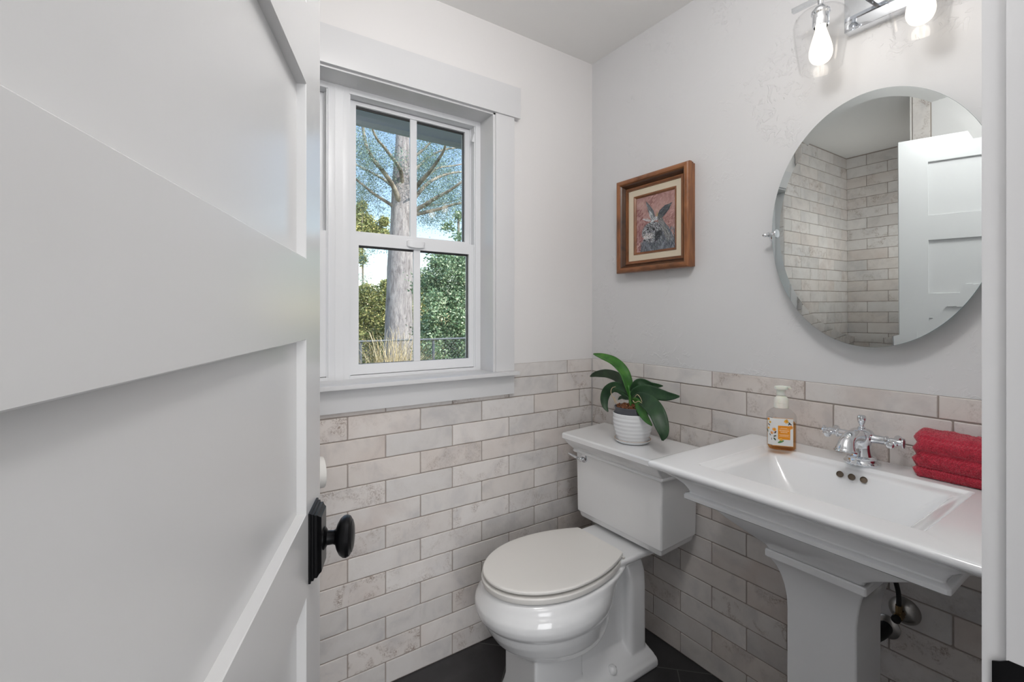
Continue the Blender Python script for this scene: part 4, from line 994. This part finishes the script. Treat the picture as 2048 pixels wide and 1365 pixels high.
# ================================================================= OUTDOORS
GZ = -.35
b = bmesh.new(); box(b, -30, 45, .22, 60, GZ - .1, GZ); struct(obj('ground', b, 'grass'), 'lawn outside the window', 'ground')
b = bmesh.new(); box(b, -6, 3, .20, .80, 2.262, 2.30); box(b, -6, 3, -4.5, .21, 2.56, 2.7)
eave = struct(obj('roof_eave', b, 'eave'))
b = bmesh.new(); box(b, -6, 3, .80, .825, 2.240, 2.44); obj('fascia', b, 'eave_edge', eave)
def leaves(rg, centers, n, size, sq=(1, 1, 1), slim=.5):
    V_, F_ = [], []
    for i in range(n):
        c, r = centers[rg.randrange(len(centers))]
        d = Vector((rg.gauss(0, 1) * sq[0], rg.gauss(0, 1) * sq[1], rg.gauss(0, 1) * sq[2])) * r * .5
        p = Vector(c) + d; u = Vector((rg.uniform(-1, 1), rg.uniform(-1, 1), rg.uniform(-1, .5))).normalized(); w = u.cross(Vector((rg.uniform(-1, 1), rg.uniform(-1, 1), rg.uniform(-1, 1)))).normalized()
        s_ = size * rg.uniform(.6, 1.3); s = len(V_)
        if p.z < GZ + .02: continue
        V_ += [tuple(p - u * s_), tuple(p + w * s_ * slim), tuple(p + u * s_), tuple(p - w * s_ * slim)]; F_.append((s, s + 1, s + 2, s + 3))
    return V_, F_
g_ = random.Random(17); TYD = 9.0
def at(px, py, Y): return onY(px, py, Y)
tree = thing('pine_tree', 'big pale-barked conifer with spreading branches beyond the fence', 'tree', (at(799, 760, TYD).x, TYD, GZ))
tp_ = [(800, 800, 31), (799, 740, 31), (798, 700, 30), (798, 660, 28.5), (798, 620, 27), (799, 570, 26.5), (801, 540, 27), (802, 500, 25.5), (803, 450, 22), (803, 410, 20), (803, 370, 19), (804, 330, 17), (805, 290, 14), (806, 240, 12), (808, 170, 9), (810, 60, 5)]
b = bmesh.new(); rings = []
for i, (x, y, w) in enumerate(tp_):
    c = at(x, y, TYD); r = (at(x + w, y, TYD) - c).length * .92
    rings.append([c + Vector((math.cos(2 * math.pi * k / 28), math.sin(2 * math.pi * k / 28), 0)) * r * (1 + .05 * noise.noise(Vector((math.cos(2 * math.pi * k / 28) * 2, math.sin(2 * math.pi * k / 28) * 2, i * .7)))) for k in range(28)])
loft(b, rings); obj('trunk', b, 'trunk', tree, 60)
BR = [([(812, 432), (800, 405), (786, 372), (768, 345), (746, 318), (732, 290), (726, 255), (722, 215)], 5.5, -.6), ([(806, 400), (803, 350), (795, 330), (780, 310), (766, 292), (752, 275), (738, 240)], 4.2, -1.0), ([(786, 412), (770, 402), (748, 388), (728, 372), (708, 355), (680, 330)], 3.6, .2), ([(784, 372), (765, 358), (742, 345), (722, 335), (700, 322), (670, 305)], 3.0, .6),
      ([(824, 430), (850, 425), (880, 418), (905, 410), (935, 404), (975, 398)], 4.2, -.4), ([(826, 422), (850, 410), (872, 396), (895, 384), (918, 368), (950, 345)], 4.6, -.8), ([(826, 400), (850, 372), (870, 358), (895, 348), (925, 344), (965, 342)], 4.2, .3), ([(826, 382), (845, 362), (862, 345), (880, 335), (905, 332), (940, 325)], 3.6, .8),
      ([(822, 388), (840, 365), (858, 345), (875, 322), (888, 300), (892, 280)], 4.6, -.9), ([(826, 345), (845, 325), (868, 308), (895, 298), (925, 296)], 3.4, .5), ([(820, 320), (840, 305), (860, 285), (872, 255)], 3.2, -.3), ([(826, 428), (850, 412), (885, 408), (930, 395)], 3.0, .9)]
fc = []
for pts, w, dy in BR:
    n = len(pts); P_ = crom([at(x, y, TYD + dy * (i / (n - 1)) * 1.6) for i, (x, y) in enumerate(pts)], 5)
    r0 = (at(800 + w, 400, TYD) - at(800, 400, TYD)).length; b = bmesh.new(); tube(b, P_, [r0, r0 * .35], 9); obj('branch', b, 'branch', tree, 60)
    for i in range(len(P_) // 3, len(P_)):
        for _ in range(3): fc.append((P_[i] + Vector((g_.uniform(-.3, .3), g_.uniform(.05, .9), g_.uniform(-.40, .25))), g_.uniform(.16, .34)))
for x, y, n, sp_ in ((735, 240, 10, 20), (770, 270, 14, 26), (800, 290, 12, 22), (860, 270, 14, 26), (900, 300, 10, 22), (730, 310, 8, 16), (725, 390, 7, 12), (760, 425, 5, 10), (850, 330, 8, 14), (880, 385, 10, 18), (905, 360, 8, 16), (855, 410, 8, 12), (900, 425, 7, 14), (868, 440, 4, 8), (740, 490, 9, 16), (775, 495, 5, 10), (722, 520, 7, 8), (724, 560, 5, 8), (915, 400, 6, 14), (690, 300, 9, 20), (690, 400, 8, 20), (960, 330, 9, 20), (960, 420, 8, 20)):
    for _ in range(n): fc.append((at(x + g_.uniform(-sp_, sp_), y + g_.uniform(-sp_, sp_), TYD + g_.uniform(.3, 2.4)), g_.uniform(.13, .30)))
V_, F_ = leaves(g_, fc, 56000, .021, (1.1, 1.1, .7), .32); pyobj('foliage', V_, F_, 'needle', tree)
def bush(name, label, cat, m_, spots, Y, n, size, sq=(1, 1, 1), group=None, slim=.5, trunk=None):
    cs = []; xs_ = [at(x, y, Y) for x, y, r in spots]
    base = (sum(v.x for v in xs_) / len(xs_), Y, GZ)
    t = thing(name, label, cat, base, group)
    for (x, y, r), p in zip(spots, xs_): cs.append((p + Vector((0, g_.uniform(-.3, .3), 0)), (at(x + r, y, Y) - p).length))
    V_, F_ = leaves(g_, cs, n, size, sq, slim); pyobj('foliage', V_, F_, m_, t)
    b = bmesh.new(); top = max(cs, key=lambda q: q[0].z)[0]; tube(b, [Vector(base), Vector((base[0] * .7 + top.x * .3, Y, (GZ + top.z) / 2)), top], [.06, .02], 8); obj('stem', b, 'branch', t)
    return t
bush('tall_shrub', 'tall leafy green shrub filling the right half of the window view', 'shrub', 'shrubleaf',
     [(x, y, 17) for x in range(852, 990, 13) for y in range(520, 760, 15) if x > 838 + (680 - y) * .10] + [(905, 450, 11), (912, 475, 13), (920, 430, 9), (925, 500, 15), (880, 505, 10), (860, 530, 9)], 5.2, 42000, .024, (1, 1.3, 1))
bush('conifer', 'yellow-green conifer behind the left side of the big tree', 'tree', 'needle2',
     [(715, 430, 14), (735, 440, 15), (750, 460, 13), (728, 470, 16), (764, 445, 8), (765, 470, 8), (712, 460, 16), (690, 450, 22), (722, 412, 8), (700, 500, 22), (720, 520, 7)], 17, 16000, .055, (1, 1, 1))
bush('background_conifer', 'dark green mass of trees low behind the fence at left', 'tree', 'needle2',
     [(x, y, 17) for x in range(690, 800, 13) for y in range(585, 730, 14)] + [(735, 575, 9), (765, 570, 10), (780, 565, 9)], 14, 22000, .05, (1, 1, .8))
bush('background_hedge', 'green hedge seen between the trunk and the shrub', 'hedge', 'needle2', [(x, y, 15) for x in range(820, 870, 12) for y in range(560, 740, 14)], 12, 5000, .06)
# fence
FY = 4.0
fz = at(780, 681.5, FY).z
fen = thing('chain_link_fence', 'low chain-link fence crossing the garden outside the window', 'fence', (at(800, 700, FY).x, FY, GZ))
b = bmesh.new(); tube(b, [(-4, FY, fz), (7, FY, fz)], .012, 8); obj('top_rail', b, 'fence', fen)
for px in (722, 868):
    b = bmesh.new(); x = at(px, 700, FY).x; tube(b, [(x, FY + .02, GZ), (x, FY + .02, fz)], .018, 10); obj('post', b, 'fence', fen)
V_, F_ = [], []; x0 = at(690, 700, FY).x; x1 = at(990, 700, FY).x; hgt = fz - GZ; pitch = .055
def wire(a, c):
    s = len(V_); d = (Vector(c) - Vector(a)).normalized(); n1 = d.cross(Vector((0, 1, 0))).normalized() * .0014; n2 = Vector((0, .0014, 0))
    for p in (a, c):
        for k in (n1, n2, -n1, -n2): V_.append(tuple(Vector(p) + k))
    for k in range(4): F_.append((s + k, s + (k + 1) % 4, s + 4 + (k + 1) % 4, s + 4 + k))
x = x0 - hgt
while x < x1:
    for sg in (0, 1):
        a = (x, FY, GZ + .02) if sg == 0 else (x + hgt, FY + .003, GZ + .02); c = (x + hgt, FY, fz) if sg == 0 else (x, FY + .003, fz); wire(a, c)
    x += pitch
pyobj('wire_mesh', V_, F_, 'fence', fen)
# ornamental grass
gr = thing('ornamental_grass', 'clump of arching pale dry grass in front of the tree trunk', 'grass clump', (at(785, 760, 3.2).x, 3.2, GZ))
V_, F_ = [], []
for i in range(420):
    c = Vector((at(785, 760, 3.2).x + g_.gauss(0, .10), 3.2 + g_.gauss(0, .08), GZ)); a = g_.uniform(0, 6.28); h = g_.uniform(1.15, 1.62); rch = g_.uniform(.15, .75); wd = Vector((math.cos(a + 1.57), math.sin(a + 1.57), 0)) * .0035; s = len(V_)
    for k in range(8):
        t = k / 7; p = c + Vector((math.cos(a) * rch * t ** 1.8, math.sin(a) * rch * t ** 1.8, h * (1 - (1 - t) ** 1.6) - .35 * rch * t ** 4)); V_ += [tuple(p - wd * (1 - t * .8)), tuple(p + wd * (1 - t * .8))]
    for k in range(7): F_.append((s + 2 * k, s + 2 * k + 1, s + 2 * k + 3, s + 2 * k + 2))
o = pyobj('blades', V_, F_, 'dry', gr); o['kind'] = 'stuff'
